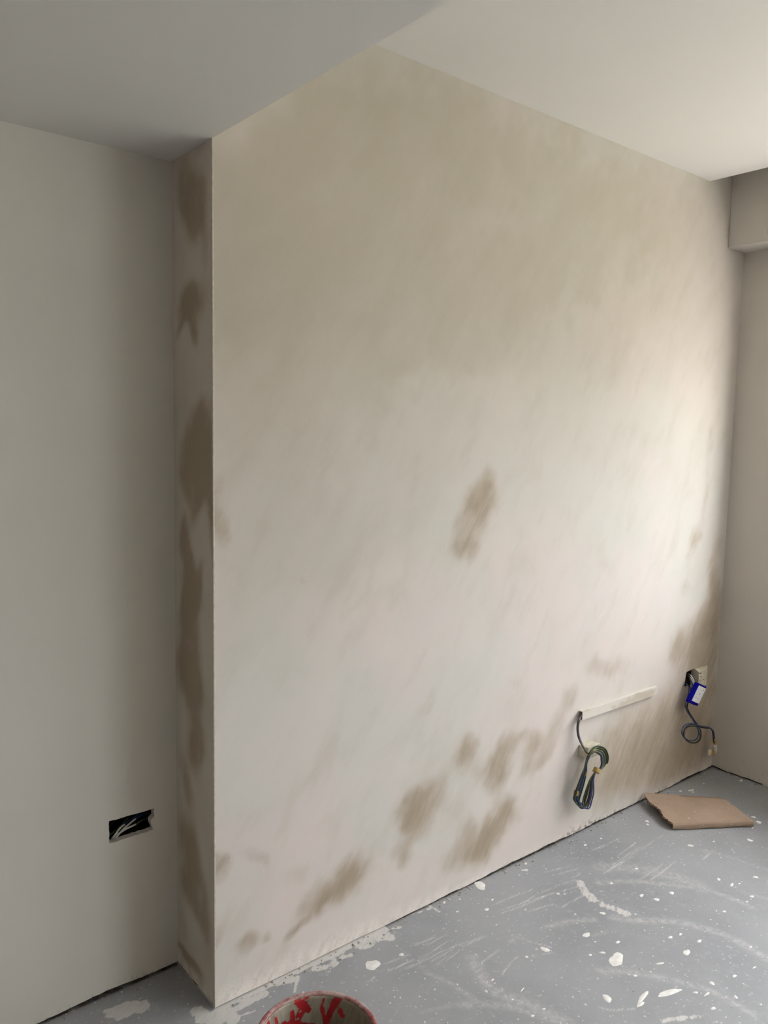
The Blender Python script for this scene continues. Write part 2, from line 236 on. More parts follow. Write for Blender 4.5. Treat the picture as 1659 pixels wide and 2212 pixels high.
COIL_WIRES = [
    [(1.4301,-0.0160,0.4542),(1.4187,-0.0180,0.4488),(1.4031,-0.0220,0.4428),(1.3956,-0.0240,0.4292),(1.3953,-0.0240,0.4108),(1.3993,-0.0260,0.3866),(1.4044,-0.0340,0.3641),(1.4057,-0.0490,0.3475),(1.4077,-0.0590,0.3344),(1.4344,-0.0607,0.3232),(1.4445,-0.0647,0.3301),(1.4681,-0.0667,0.3168),(1.4818,-0.0667,0.3067),(1.4890,-0.0647,0.2880),(1.4959,-0.0617,0.2703),(1.4846,-0.0634,0.2584),(1.4625,-0.0634,0.2556),(1.4428,-0.0574,0.2263),(1.4387,-0.0474,0.1793),(1.4328,-0.0434,0.1469),(1.4305,-0.0414,0.1222),(1.4090,-0.0394,0.1277),(1.3739,-0.0394,0.1639),(1.3758,-0.0414,0.1868),(1.3869,-0.0474,0.2259),(1.4044,-0.0514,0.2652),(1.4156,-0.0594,0.3023),(1.4244,-0.0654,0.3279),(1.4364,-0.0694,0.3373),(1.4607,-0.0714,0.3274),(1.4811,-0.0714,0.3145),(1.4924,-0.0694,0.2920),(1.4978,-0.0664,0.2721),(1.4904,-0.0606,0.2532),(1.4687,-0.0606,0.2520),(1.4530,-0.0546,0.2225),(1.4575,-0.0446,0.1728),(1.4527,-0.0406,0.1400),(1.4391,-0.0386,0.1217),(1.4145,-0.0366,0.1294),(1.4036,-0.0366,0.1541),(1.4091,-0.0386,0.1762),(1.4168,-0.0446,0.2166),(1.4241,-0.0486,0.2590),(1.4158,-0.0566,0.3013),(1.4239,-0.0626,0.3277),(1.4387,-0.0666,0.3407),(1.4641,-0.0686,0.3354),(1.4940,-0.0686,0.3187),(1.5109,-0.0666,0.2907),(1.5143,-0.0636,0.2677),(1.4942,-0.0587,0.2497),(1.4728,-0.0587,0.2497),(1.4618,-0.0527,0.2194),(1.4749,-0.0427,0.1672),(1.4714,-0.0387,0.1339),(1.4648,-0.0367,0.1154),(1.4368,-0.0347,0.1253),(1.3975,-0.0347,0.1552),(1.4018,-0.0367,0.1776),(1.4107,-0.0427,0.2176),(1.4214,-0.0467,0.2590),(1.4157,-0.0547,0.3007),(1.4234,-0.0607,0.3277),(1.4401,-0.0647,0.3432),(1.4662,-0.0667,0.3410),(1.5027,-0.0667,0.3217),(1.5235,-0.0647,0.2899),(1.5255,-0.0617,0.2648)],
    [(1.4395,-0.0120,0.4499),(1.4281,-0.0140,0.4445),(1.4124,-0.0180,0.4385),(1.4049,-0.0200,0.4248),(1.4046,-0.0200,0.4063),(1.4086,-0.0220,0.3821),(1.4137,-0.0300,0.3594),(1.4136,-0.0450,0.3431),(1.4157,-0.0550,0.3300),(1.4169,-0.0719,0.3317),(1.4278,-0.0759,0.3398),(1.4517,-0.0779,0.3282),(1.4685,-0.0779,0.3168),(1.4777,-0.0759,0.2963),(1.4839,-0.0729,0.2777),(1.4799,-0.0670,0.2600),(1.4580,-0.0670,0.2577),(1.4479,-0.0610,0.2262),(1.4581,-0.0510,0.1751),(1.4542,-0.0470,0.1421),(1.4482,-0.0450,0.1145),(1.4215,-0.0430,0.1237),(1.3890,-0.0430,0.1609),(1.3936,-0.0450,0.1831),(1.4021,-0.0510,0.2230),(1.4115,-0.0550,0.2646),(1.4093,-0.0630,0.3052),(1.4178,-0.0690,0.3310),(1.4306,-0.0730,0.3416),(1.4553,-0.0750,0.3333),(1.4788,-0.0750,0.3191),(1.4919,-0.0730,0.2948),(1.4966,-0.0700,0.2740),(1.4940,-0.0584,0.2507),(1.4724,-0.0584,0.2500),(1.4663,-0.0524,0.2180),(1.4854,-0.0424,0.1641),(1.4826,-0.0384,0.1305),(1.4708,-0.0364,0.1024),(1.4407,-0.0344,0.1138),(1.3922,-0.0344,0.1566),(1.3957,-0.0364,0.1792),(1.4054,-0.0424,0.2190),(1.4184,-0.0464,0.2597),(1.4176,-0.0544,0.3001),(1.4256,-0.0604,0.3268),(1.4412,-0.0644,0.3409),(1.4670,-0.0664,0.3370),(1.4998,-0.0664,0.3191),(1.5184,-0.0644,0.2894),(1.5212,-0.0614,0.2655),(1.4931,-0.0598,0.2495),(1.4719,-0.0598,0.2500),(1.4458,-0.0538,0.2242),(1.4388,-0.0438,0.1779),(1.4325,-0.0398,0.1456),(1.4195,-0.0378,0.1346),(1.3991,-0.0358,0.1393),(1.3816,-0.0358,0.1602),(1.3839,-0.0378,0.1831),(1.3947,-0.0438,0.2224),(1.4111,-0.0478,0.2622),(1.4127,-0.0558,0.3019),(1.4202,-0.0618,0.3291),(1.4378,-0.0658,0.3459),(1.4643,-0.0678,0.3454),(1.5041,-0.0678,0.3247),(1.5270,-0.0658,0.2910),(1.5282,-0.0628,0.2648)],
    [(1.4489,-0.0080,0.4456),(1.4374,-0.0100,0.4401),(1.4217,-0.0140,0.4341),(1.4142,-0.0160,0.4204),(1.4139,-0.0160,0.4019),(1.4179,-0.0180,0.3775),(1.4231,-0.0260,0.3548),(1.4215,-0.0410,0.3388),(1.4236,-0.0510,0.3256),(1.4142,-0.0728,0.3329),(1.4259,-0.0768,0.3420),(1.4501,-0.0788,0.3319),(1.4698,-0.0788,0.3193),(1.4806,-0.0768,0.2972),(1.4862,-0.0738,0.2777),(1.4819,-0.0662,0.2581),(1.4602,-0.0662,0.2565),(1.4348,-0.0602,0.2294),(1.4251,-0.0502,0.1841),(1.4185,-0.0462,0.1522),(1.4186,-0.0442,0.1306),(1.3992,-0.0422,0.1346),(1.3759,-0.0422,0.1643),(1.3785,-0.0442,0.1870),(1.3889,-0.0502,0.2263),(1.4041,-0.0542,0.2663),(1.4089,-0.0622,0.3050),(1.4171,-0.0682,0.3311),(1.4311,-0.0722,0.3433),(1.4562,-0.0742,0.3369),(1.4837,-0.0742,0.3211),(1.4992,-0.0722,0.2945),(1.5031,-0.0692,0.2724),(1.4867,-0.0636,0.2540),(1.4653,-0.0636,0.2536),(1.4445,-0.0576,0.2259),(1.4433,-0.0476,0.1780),(1.4378,-0.0436,0.1456),(1.4285,-0.0416,0.1279),(1.4060,-0.0396,0.1340),(1.4052,-0.0396,0.1548),(1.4114,-0.0416,0.1767),(1.4184,-0.0476,0.2173),(1.4233,-0.0516,0.2603),(1.4095,-0.0596,0.3040),(1.4174,-0.0656,0.3307),(1.4334,-0.0696,0.3455),(1.4593,-0.0716,0.3425),(1.4938,-0.0716,0.3239),(1.5134,-0.0696,0.2933),(1.5158,-0.0666,0.2688),(1.4905,-0.0619,0.2504),(1.4694,-0.0619,0.2512),(1.4531,-0.0559,0.2229),(1.4605,-0.0459,0.1725),(1.4562,-0.0419,0.1396),(1.4385,-0.0399,0.1153),(1.4129,-0.0379,0.1237),(1.3989,-0.0379,0.1560),(1.4039,-0.0399,0.1782),(1.4121,-0.0459,0.2184),(1.4205,-0.0499,0.2604),(1.4091,-0.0579,0.3035),(1.4165,-0.0639,0.3309),(1.4346,-0.0679,0.3483),(1.4612,-0.0699,0.3487),(1.5029,-0.0699,0.3274),(1.5267,-0.0679,0.2926),(1.5276,-0.0649,0.2658)]]
LOOP_WIRES = [
    [(2.1711,0.0170,0.4191),(2.1441,-0.0050,0.4293),(2.1293,-0.0210,0.4267),(2.1235,-0.0300,0.4144),(2.1268,-0.0250,0.3839),(2.1198,-0.0230,0.3594),(2.1107,-0.0250,0.3460),(2.1201,-0.0280,0.3247),(2.1375,-0.0330,0.3020),(2.1642,-0.0380,0.2721),(2.1802,-0.0430,0.2484),(2.1972,-0.0430,0.2196),(2.1912,-0.0430,0.1980),(2.1650,-0.0410,0.1910),(2.1286,-0.0380,0.2002),(2.0919,-0.0360,0.2233),(2.0761,-0.0360,0.2467),(2.0841,-0.0380,0.2687),(2.1073,-0.0430,0.2764),(2.1337,-0.0510,0.2731),(2.1765,-0.0530,0.2571),(2.2376,-0.0480,0.2368),(2.2821,-0.0450,0.2220),(2.3092,-0.0430,0.2007),(2.3191,-0.0430,0.1780),(2.3261,-0.0430,0.1557),(2.3344,-0.0430,0.1390)],
    [(2.1953,0.0200,0.4085),(2.1685,-0.0020,0.4176),(2.1529,-0.0180,0.4152),(2.1459,-0.0270,0.4042),(2.1483,-0.0220,0.3751),(2.1415,-0.0200,0.3510),(2.1335,-0.0220,0.3367),(2.1442,-0.0250,0.3135),(2.1621,-0.0300,0.2895),(2.1883,-0.0350,0.2596),(2.2074,-0.0400,0.2363),(2.2237,-0.0400,0.2088),(2.2186,-0.0400,0.1819),(2.1933,-0.0380,0.1740),(2.1535,-0.0350,0.1826),(2.1167,-0.0330,0.2048),(2.0994,-0.0330,0.2342),(2.1062,-0.0350,0.2579),(2.1289,-0.0400,0.2671),(2.1558,-0.0480,0.2642),(2.2002,-0.0500,0.2470),(2.2630,-0.0450,0.2248),(2.2990,-0.0420,0.2136),(2.3258,-0.0400,0.1924),(2.3351,-0.0400,0.1705),(2.3416,-0.0400,0.1489),(2.3501,-0.0400,0.1325)],
    [(2.1931,0.0230,0.4058),(2.1671,0.0010,0.4151),(2.1528,-0.0150,0.4107),(2.1468,-0.0240,0.3970),(2.1491,-0.0190,0.3665),(2.1412,-0.0170,0.3435),(2.1319,-0.0190,0.3318),(2.1421,-0.0220,0.3108),(2.1608,-0.0270,0.2870),(2.1883,-0.0320,0.2548),(2.2042,-0.0370,0.2297),(2.2203,-0.0370,0.2009),(2.2133,-0.0370,0.1809),(2.1869,-0.0350,0.1757),(2.1508,-0.0320,0.1855),(2.1148,-0.0300,0.2077),(2.0994,-0.0300,0.2295),(2.1071,-0.0320,0.2504),(2.1296,-0.0370,0.2584),(2.1555,-0.0450,0.2566),(2.1985,-0.0470,0.2422),(2.2609,-0.0420,0.2221),(2.3008,-0.0390,0.2112),(2.3284,-0.0370,0.1886),(2.3382,-0.0370,0.1651),(2.3447,-0.0370,0.1429),(2.3525,-0.0370,0.1271)]]
SOCKET_WIRES = [
    [(2.2132,0.0300,0.4476),(2.1758,0.0000,0.4605),(2.1457,-0.0280,0.4618),(2.1483,-0.0360,0.4459),(2.1543,-0.0392,0.4307)],
    [(2.2133,0.0300,0.4370),(2.1759,0.0000,0.4503),(2.1401,-0.0300,0.4539),(2.1435,-0.0370,0.4376),(2.1513,-0.0392,0.4218)],
    [(2.2113,0.0300,0.4274),(2.1741,-0.0010,0.4419),(2.1345,-0.0320,0.4461),(2.1398,-0.0375,0.4277),(2.1490,-0.0392,0.4115)]]
HOLE_CABLES = {'white': [[(-0.1683,0.2526,0.3823),(-0.1672,0.2386,0.3919),(-0.1574,0.2351,0.4003),(-0.1474,0.2351,0.4086),(-0.1366,0.2372,0.4157),(-0.1235,0.2386,0.4226),(-0.1082,0.2421,0.4279),(-0.0998,0.2456,0.4291)],
        [(-0.1646,0.2421,0.3971),(-0.1584,0.2386,0.4055),(-0.1497,0.2386,0.4155),(-0.1404,0.2400,0.4221),(-0.1299,0.2428,0.4248)],
        [(-0.1516,0.2372,0.4065),(-0.1424,0.2351,0.4114),(-0.1272,0.2358,0.4159),(-0.1122,0.2386,0.4165),(-0.1013,0.2407,0.4173)]],
    'blue': [[(-0.1299,0.2428,0.4248),(-0.1206,0.2456,0.4291),(-0.1079,0.2491,0.4302),(-0.0911,0.2526,0.4340),(-0.0661,0.2666,0.4273)],
        [(-0.0998,0.2456,0.4291),(-0.0875,0.2491,0.4310),(-0.0704,0.2561,0.4296),(-0.0450,0.2701,0.4209)]],
    'green': [[(-0.1013,0.2407,0.4173),(-0.0883,0.2442,0.4190),(-0.0734,0.2491,0.4183),(-0.0466,0.2666,0.4095)],
        [(-0.1712,0.2386,0.4103),(-0.1569,0.2456,0.4123),(-0.1342,0.2561,0.4174),(-0.1085,0.2701,0.4257)],
        [(-0.1631,0.2491,0.4013),(-0.1443,0.2561,0.4103),(-0.1239,0.2666,0.4163)]],
    'brown': [[(-0.1695,0.2456,0.4302),(-0.1601,0.2526,0.4320),(-0.1450,0.2666,0.4319)]]}

# ---------------------------------------------------------------- helpers
def noise1(n, length, scale, seed):
    """smooth 1-D value noise in 0..1 sampled at n points over a length, feature size scale"""
    r = np.random.RandomState(seed)
    x = np.linspace(0, length, n)
    out = np.zeros(n)
    amp, tot, sc = 1.0, 0.0, scale
    for _ in range(4):
        k = max(3, int(length / sc) + 3)
        out += amp * np.interp(x / sc, np.arange(k), r.rand(k))
        tot += amp
        amp *= 0.55
        sc *= 0.45
    return out / tot

def noise2(A, B, scale, seed):
    """smooth 2-D value noise in -1..1 at arrays of coordinates, feature size scale"""
    r = np.random.RandomState(seed)
    G = r.rand(97, 97) * 2 - 1
    a, b = A / scale + 31.3, B / scale + 17.7
    i, j = np.floor(a).astype(int), np.floor(b).astype(int)
    u, v = a - i, b - j
    u, v = u * u * (3 - 2 * u), v * v * (3 - 2 * v)
    i, j, i2, j2 = i % 97, j % 97, (i + 1) % 97, (j + 1) % 97
    return (G[i, j] * (1 - u) + G[i2, j] * u) * (1 - v) + (G[i, j2] * (1 - u) + G[i2, j2] * u) * v

def field(table, A, B, sharp=3.5, warp=0.0):
    """union of soft ellipses evaluated at arrays of coordinates"""
    if warp:
        A, B = (A + warp * (noise2(A, B, 0.11, 1) + 0.6 * noise2(A, B, 0.045, 2) + 0.35 * noise2(A, B, 0.02, 5)),
                B + warp * (noise2(A, B, 0.11, 3) + 0.6 * noise2(A, B, 0.045, 4) + 0.35 * noise2(A, B, 0.02, 6)))
    keep = np.ones_like(A)
    for (ca, cb, ax, ay, bx, by, s) in table:
        det = ax * by - ay * bx
        da, db = A - ca, B - cb
        u = (da * by - db * bx) / det
        v = (db * ax - da * ay) / det
        d = np.sqrt(u * u + v * v)
        keep *= 1 - s / (1 + np.exp(np.clip((d - 1) * sharp, -40, 40)))
    return 1 - keep

def mesh_obj(name, verts, faces, mats, parent=None, smooth=False, midx=None):
    me = bpy.data.meshes.new(name)
    me.from_pydata([tuple(map(float, v)) for v in verts], [], faces)
    for m in (mats if isinstance(mats, (list, tuple)) else [mats]):
        me.materials.append(m)
    if midx is not None:
        me.polygons.foreach_set('material_index', midx)
    if smooth:
        me.polygons.foreach_set('use_smooth', [True] * len(me.polygons))
    me.update()
    o = bpy.data.objects.new(name, me)
    COL.objects.link(o)
    if parent is not None:
        o.parent = parent
    return o

def attr(o, name, values):
    a = o.data.attributes.new(name, 'FLOAT', 'POINT')
    a.data.foreach_set('value', np.asarray(values, dtype=np.float32))

def box_vf(x0, x1, y0, y1, z0, z1, base=0):
    v = [(x0, y0, z0), (x1, y0, z0), (x1, y1, z0), (x0, y1, z0), (x0, y0, z1), (x1, y0, z1), (x1, y1, z1), (x0, y1, z1)]
    f = [(0, 3, 2, 1), (4, 5, 6, 7), (0, 1, 5, 4), (1, 2, 6, 5), (2, 3, 7, 6), (3, 0, 4, 7)]
    return v, [tuple(i + base for i in q) for q in f]

def boxes(name, L, mats, parent=None, bevel=0.0):
    V, F = [], []
    for b in L:
        v, f = box_vf(*b, base=len(V))
        V += v
        F += f
    o = mesh_obj(name, V, F, mats, parent)
    if bevel:
        m = o.modifiers.new('bevel', 'BEVEL')
        m.width = bevel
        m.segments = 2
    return o

def structure(o):
    o['kind'] = 'structure'
    return o

def tag(o, label, cat, group=None):
    o['label'] = label
    o['category'] = cat
    if group:
        o['group'] = group
    return o

def thing(name, loc, label, cat, group=None):
    o = bpy.data.objects.new(name, None)
    o.empty_display_size = 0.05
    COL.objects.link(o)
    o.location = loc
    return tag(o, label, cat, group)

def spline(P, per=6, closed=False):
    """centripetal-ish Catmull-Rom through points"""
    P = [Vector(p) for p in P]
    n = len(P)
    out = []
    for i in range(n - 1):
        p0, p1, p2, p3 = P[max(i - 1, 0)], P[i], P[i + 1], P[min(i + 2, n - 1)]
        for k in range(per):
            t = k / per
            out.append(0.5 * ((2 * p1) + (p2 - p0) * t + (2 * p0 - 5 * p1 + 4 * p2 - p3) * t * t + (3 * p1 - p0 - 3 * p2 + p3) * t ** 3))
    out.append(P[-1])
    return out

def tube(name, P, r, mats, parent, seg=8, per=5, stripe=False, origin=None):
    pts = spline(P, per)
    if origin is not None:
        pts = [p - Vector(origin) for p in pts]
    V, F, mi = [], [], []
    t0 = (pts[1] - pts[0]).normalized()
    n = t0.orthogonal().normalized()
    for i, p in enumerate(pts):
        t = (pts[min(i + 1, len(pts) - 1)] - pts[max(i - 1, 0)]).normalized()
        n = (n - t * n.dot(t)).normalized()
        b = t.cross(n)
        for k in range(seg):
            a = 2 * math.pi * k / seg + (0.06 * i if stripe else 0)
            V.append(p + n * (r * math.cos(a)) + b * (r * math.sin(a)))
    for i in range(len(pts) - 1):
        for k in range(seg):
            k2 = (k + 1) % seg
            F.append((i * seg + k, i * seg + k2, (i + 1) * seg + k2, (i + 1) * seg + k))
            mi.append(1 if stripe and k in (0,) else 0)
    F.append(tuple(range(seg))[::-1])
    F.append(tuple((len(pts) - 1) * seg + k for k in range(seg)))
    mi += [0, 0]
    return mesh_obj(name, V, F, mats, parent, True, mi)

# ---------------------------------------------------------------- materials
class NT:
    def __init__(self, name):
        self.m = bpy.data.materials.new(name)
        self.m.use_nodes = True
        self.t = self.m.node_tree
        self.b = self.t.nodes['Principled BSDF']
        self.tc = self.t.nodes.new('ShaderNodeTexCoord')

    def n(self, kind, **kw):
        q = self.t.nodes.new(kind)
        for k, v in kw.items():
            setattr(q, k, v)
        return q

    def put(self, sock, val):
        if isinstance(val, bpy.types.NodeSocket):
            self.t.links.new(val, sock)
        else:
            sock.default_value = val

    def noise(self, scale, detail=4, rough=0.55, rot=None, stretch=None, distortion=0.0, off=None):
        vec = self.tc.outputs['Object']
        if rot is not None or off is not None:
            mp = self.n('ShaderNodeMapping')
            self.put(mp.inputs['Vector'], vec)
            if off is not None:
                mp.inputs['Location'].default_value = off
            if rot is not None:
                mp.inputs['Rotation'].default_value = rot
            vec = mp.outputs[0]
        if stretch is not None:
            mp = self.n('ShaderNodeMapping')
            self.put(mp.inputs['Vector'], vec)
            mp.inputs['Scale'].default_value = stretch
            vec = mp.outputs[0]
        q = self.n('ShaderNodeTexNoise')
        self.put(q.inputs['Vector'], vec)
        q.inputs['Scale'].default_value = scale
        q.inputs['Detail'].default_value = detail
        q.inputs['Roughness'].default_value = rough
        q.inputs['Distortion'].default_value = distortion
        return q.outputs['Fac']

    def attr(self, name):
        q = self.n('ShaderNodeAttribute')
        q.attribute_name = name
        return q.outputs['Fac']

    def math(self, op, a, b=0.0, clamp=False):
        q = self.n('ShaderNodeMath', operation=op, use_clamp=clamp)
        self.put(q.inputs[0], a)
        self.put(q.inputs[1], b)
        return q.outputs[0]

    def step(self, x, lo, hi, a=0.0, b=1.0):
        q = self.n('ShaderNodeMapRange', interpolation_type='SMOOTHSTEP')
        self.put(q.inputs['Value'], x)
        for k, v in (('From Min', lo), ('From Max', hi), ('To Min', a), ('To Max', b)):
            q.inputs[k].default_value = v
        return q.outputs['Result']

    def mix(self, fac, a, b):
        q = self.n('ShaderNodeMix', data_type='RGBA')
        self.put(q.inputs[0], fac)
        self.put(q.inputs[6], a if not isinstance(a, tuple) else (*a, 1))
        self.put(q.inputs[7], b if not isinstance(b, tuple) else (*b, 1))
        return q.outputs[2]

    def bump(self, h, strength, dist, prev=None):
        q = self.n('ShaderNodeBump')
        q.inputs['Strength'].default_value = strength
        q.inputs['Distance'].default_value = dist
        self.put(q.inputs['Height'], h)
        if prev is not None:
            self.put(q.inputs['Normal'], prev)
        return q.outputs['Normal']

    def done(self, color, rough=0.6, spec=0.3, normal=None, metallic=0.0):
        self.put(self.b.inputs['Base Color'], (*color, 1) if isinstance(color, tuple) else color)
        self.put(self.b.inputs['Roughness'], rough)
        self.b.inputs['Specular IOR Level'].default_value = spec
        self.b.inputs['Metallic'].default_value = metallic
        if normal is not None:
            self.put(self.b.inputs['Normal'], normal)
        return self.m

def plain(name, col, rough=0.5, spec=0.4, metallic=0.0, vary=0.12, scale=60.0):
    k = NT(name)
    f = k.step(k.noise(scale, 3), 0.3, 0.7)
    c = k.mix(f, tuple(x * (1 - vary) for x in col), tuple(min(1, x * (1 + vary)) for x in col))
    return k.done(c, rough, spec, None, metallic)

def make_plaster():
    k = NT('skimmed_plaster')
    diag = (0, math.radians(-32), 0)
    broad = k.noise(1.5, 4, 0.55, off=(2.3, 0, 1.1))
    mid = k.noise(4.5, 6, 0.62, rot=diag, stretch=(1.0, 1.0, 0.5), distortion=0.4)
    cloud = k.noise(11, 5, 0.6, rot=diag, stretch=(1.0, 1.0, 0.4), off=(1, 4, 2))
    streak = k.noise(34, 4, 0.65, rot=diag, stretch=(1.0, 1.0, 0.13))
    fine = k.noise(170, 3, 0.6, rot=diag, stretch=(1.0, 1.0, 0.25))
    fine2 = k.noise(120, 3, 0.6, rot=(0, math.radians(50), 0), stretch=(1.0, 1.0, 0.12))
    base = k.mix(k.step(broad, 0.40, 0.60), (0.72, 0.655, 0.625), (0.66, 0.645, 0.605))
    base = k.mix(k.step(mid, 0.46, 0.70, 0, 0.45), base, (0.74, 0.69, 0.66))
    base = k.mix(k.step(mid, 0.50, 0.30, 0, 0.40), base, (0.55, 0.52, 0.46))
    base = k.mix(k.step(cloud, 0.50, 0.70, 0, 0.30), base, (0.57, 0.52, 0.455))
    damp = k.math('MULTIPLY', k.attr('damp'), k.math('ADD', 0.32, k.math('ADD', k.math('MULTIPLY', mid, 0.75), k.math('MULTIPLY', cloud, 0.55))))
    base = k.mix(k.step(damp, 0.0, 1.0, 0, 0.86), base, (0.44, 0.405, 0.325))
    var = k.math('ADD', k.math('MULTIPLY', cloud, 0.85), k.math('ADD', k.math('MULTIPLY', streak, 0.75), k.math('MULTIPLY', fine, 0.22)))
    st = k.math('MULTIPLY', k.attr('stain'), k.math('ADD', 0.02, var))
    col = k.mix(k.step(st, 0.08, 0.9, 0, 0.9), base, (0.45, 0.385, 0.305))
    col = k.mix(k.step(st, 0.55, 1.1, 0, 0.6), col, (0.31, 0.25, 0.175))
    col = k.mix(k.step(streak, 0.60, 0.8, 0, 0.13), col, (0.76, 0.71, 0.67))
    col = k.mix(k.step(fine2, 0.68, 0.8, 0, 0.18), col, (0.42, 0.38, 0.33))
    speck = k.noise(52, 6, 0.72)
    crust = k.math('MULTIPLY', k.attr('crust'), k.step(k.noise(30, 5, 0.7, rot=diag, stretch=(1, 1, .35)), 0.36, 0.6))
    col = k.mix(k.math('MULTIPLY', crust, 0.85, True), col, (0.87, 0.82, 0.77))
    mould = k.math('MULTIPLY', k.attr('mould'), k.step(speck, 0.46, 0.62))
    col = k.mix(k.math('MULTIPLY', mould, 0.8, True), col, (0.13, 0.11, 0.085))
    nb = k.bump(fine, 0.14, 0.001)
    nb = k.bump(fine2, 0.10, 0.001, nb)
    nb = k.bump(streak, 0.16, 0.003, nb)
    nb = k.bump(k.math('MULTIPLY', k.attr('crust'), speck), 0.7, 0.004, nb)
    return k.done(col, 0.62, 0.25, nb)

def make_wall_paint(name, c0, c1):
    k = NT(name)
    f = k.step(k.noise(1.1, 3), 0.35, 0.65)
    col = k.mix(f, c0, c1)
    rag = k.math('MULTIPLY', k.attr('crust'), k.step(k.noise(45, 5, 0.7), 0.4, 0.62))
    col = k.mix(k.math('MULTIPLY', rag, 0.75, True), col, tuple(x * 1.12 for x in c0))
    mould = k.math('MULTIPLY', k.attr('mould'), k.step(k.noise(110, 4, 0.7), 0.52, 0.66))
    col = k.mix(k.math('MULTIPLY', mould, 0.8, True), col, (0.10, 0.08, 0.06))
    nb = k.bump(k.noise(260, 2), 0.10, 0.001)
    nb = k.bump(k.noise(9, 3), 0.10, 0.006, nb)
    return k.done(col, 0.7, 0.2, nb)

def make_ceiling(name, c):
    k = NT(name)
    col = k.mix(k.step(k.noise(0.9, 3), 0.35, 0.65), c, tuple(x * 0.965 for x in c))
    return k.done(col, 0.75, 0.15, k.bump(k.noise(420, 2), 0.12, 0.0008))

def make_floor():
    k = NT('grey_floor')
    big = k.noise(1.7, 4, 0.6)
    fine = k.noise(38, 5, 0.65)
    grit = k.noise(260, 3, 0.6)
    diag = (0, 0, math.radians(-30))
    col = k.mix(k.step(big, 0.3, 0.7), (0.275, 0.288, 0.308), (0.36, 0.373, 0.396))
    col = k.mix(k.step(fine, 0.52, 0.74, 0, 0.45), col, (0.48, 0.485, 0.495))
    col = k.mix(k.step(grit, 0.62, 0.8, 0, 0.35), col, (0.26, 0.26, 0.26))
    brk = k.noise(150, 4, 0.75)
    haze = k.math('MULTIPLY', k.attr('haze'), k.step(k.noise(60, 5, 0.75), 0.32, 0.66))
    col = k.mix(k.math('MULTIPLY', haze, 1.0, True), col, (0.64, 0.64, 0.64))
    fib = k.noise(330, 2, 0.5, rot=(0, 0, math.radians(-8)), stretch=(0.035, 1, 1))
    scr = k.math('MULTIPLY', k.attr('scratch'), k.math('MULTIPLY', k.step(fib, 0.42, 0.6), k.step(brk, 0.30, 0.5)))
    col = k.mix(k.math('MULTIPLY', scr, 1.0, True), col, (0.80, 0.80, 0.79))
    sn = k.noise(48, 6, 0.72, rot=diag, stretch=(0.4, 1, 1))
    sm = k.step(k.math('ADD', k.attr('smear'), k.math('MULTIPLY', k.math('SUBTRACT', sn, 0.5), 1.5)), 0.42, 0.60)
    sm = k.math('MULTIPLY', sm, k.math('MULTIPLY', k.step(k.attr('smear'), 0.05, 0.3), k.step(k.noise(190, 3, 0.6, rot=diag, stretch=(0.15, 1, 1)), 0.25, 0.55, 0.6, 0.95)))
    col = k.mix(sm, col, (0.68, 0.67, 0.65))
    fl = k.step(k.noise(95, 2, 0.5, off=(3, 1, 0)), 0.67, 0.71)
    col = k.mix(k.math('MULTIPLY', fl, 0.8), col, (0.66, 0.66, 0.66))
    col = k.mix(k.math('MULTIPLY', k.attr('dirt_shade'), k.step(fine, 0.3, 0.7, 0.4, 1.0), True), col, (0.06, 0.052, 0.042))  # corner dirt and the painted shade of the wall gaps
    nb = k.bump(grit, 0.15, 0.0008)
    nb = k.bump(k.attr('smear'), 0.3, 0.002, nb)
    rough = k.step(fine, 0.3, 0.7, 0.42, 0.58)
    return k.done(col, rough, 0.45, nb)

M_PLASTER = make_plaster()
M_WALL = make_wall_paint('recess_wall_paint', (0.64, 0.63, 0.59), (0.67, 0.66, 0.62))
M_WALL_R = make_wall_paint('window_wall_plaster', (0.60, 0.565, 0.52), (0.63, 0.595, 0.55))
M_RAW = make_wall_paint('raw_plaster', (0.60, 0.51, 0.41), (0.64, 0.55, 0.45))
M_CEIL = make_ceiling('ceiling_white', (0.82, 0.81, 0.78))
M_CEIL_LOW = make_ceiling('ceiling_low_white', (0.80, 0.795, 0.775))
M_FLOOR = make_floor()
M_BEAD = plain('bead_plaster', (0.55, 0.51, 0.445), 0.6, 0.2)
M_DARK = plain('cavity_dark', (0.03, 0.027, 0.025), 0.9, 0.05)
M_BRICK = plain('cavity_masonry', (0.16, 0.10, 0.075), 0.9, 0.05, vary=0.5)
M_TRUNK = None
M_WHITE = plain('white_plastic', (0.66, 0.64, 0.58), 0.4, 0.4, vary=0.06)
M_CREAM = plain('cream_plastic', (0.60, 0.56, 0.44), 0.45, 0.4, vary=0.1)
M_FACE = plain('white_faceplate', (0.76, 0.76, 0.78), 0.35, 0.45, vary=0.04)
M_BLUETAPE = plain('blue_tape', (0.001, 0.001, 0.22), 0.6, 0.08, vary=0.2)
M_SLOT = plain('slot_black', (0.02, 0.018, 0.015), 0.6, 0.2)
M_WBLUE = plain('wire_blue', (0.02, 0.045, 0.16), 0.35, 0.5)
M_WBROWN = plain('wire_brown', (0.038, 0.019, 0.012), 0.35, 0.5)
M_WGREEN = plain('wire_green', (0.028, 0.06, 0.02), 0.35, 0.5)
M_WYELLOW = plain('wire_yellow', (0.30, 0.28, 0.08), 0.35, 0.5)
M_WWHITE = plain('cable_white', (0.72, 0.72, 0.70), 0.4, 0.4)
M_TAPE = plain('masking_tape', (0.46, 0.31, 0.095), 0.6, 0.3, vary=0.25)
M_TAPEW = plain('tape_white', (0.70, 0.66, 0.62), 0.6, 0.3)
M_SPLAT = plain('white_paint', (0.86, 0.86, 0.84), 0.5, 0.35, vary=0.08)
M_CRUMB = plain('plaster_crumb', (0.42, 0.39, 0.35), 0.8, 0.1, vary=0.6, scale=40)
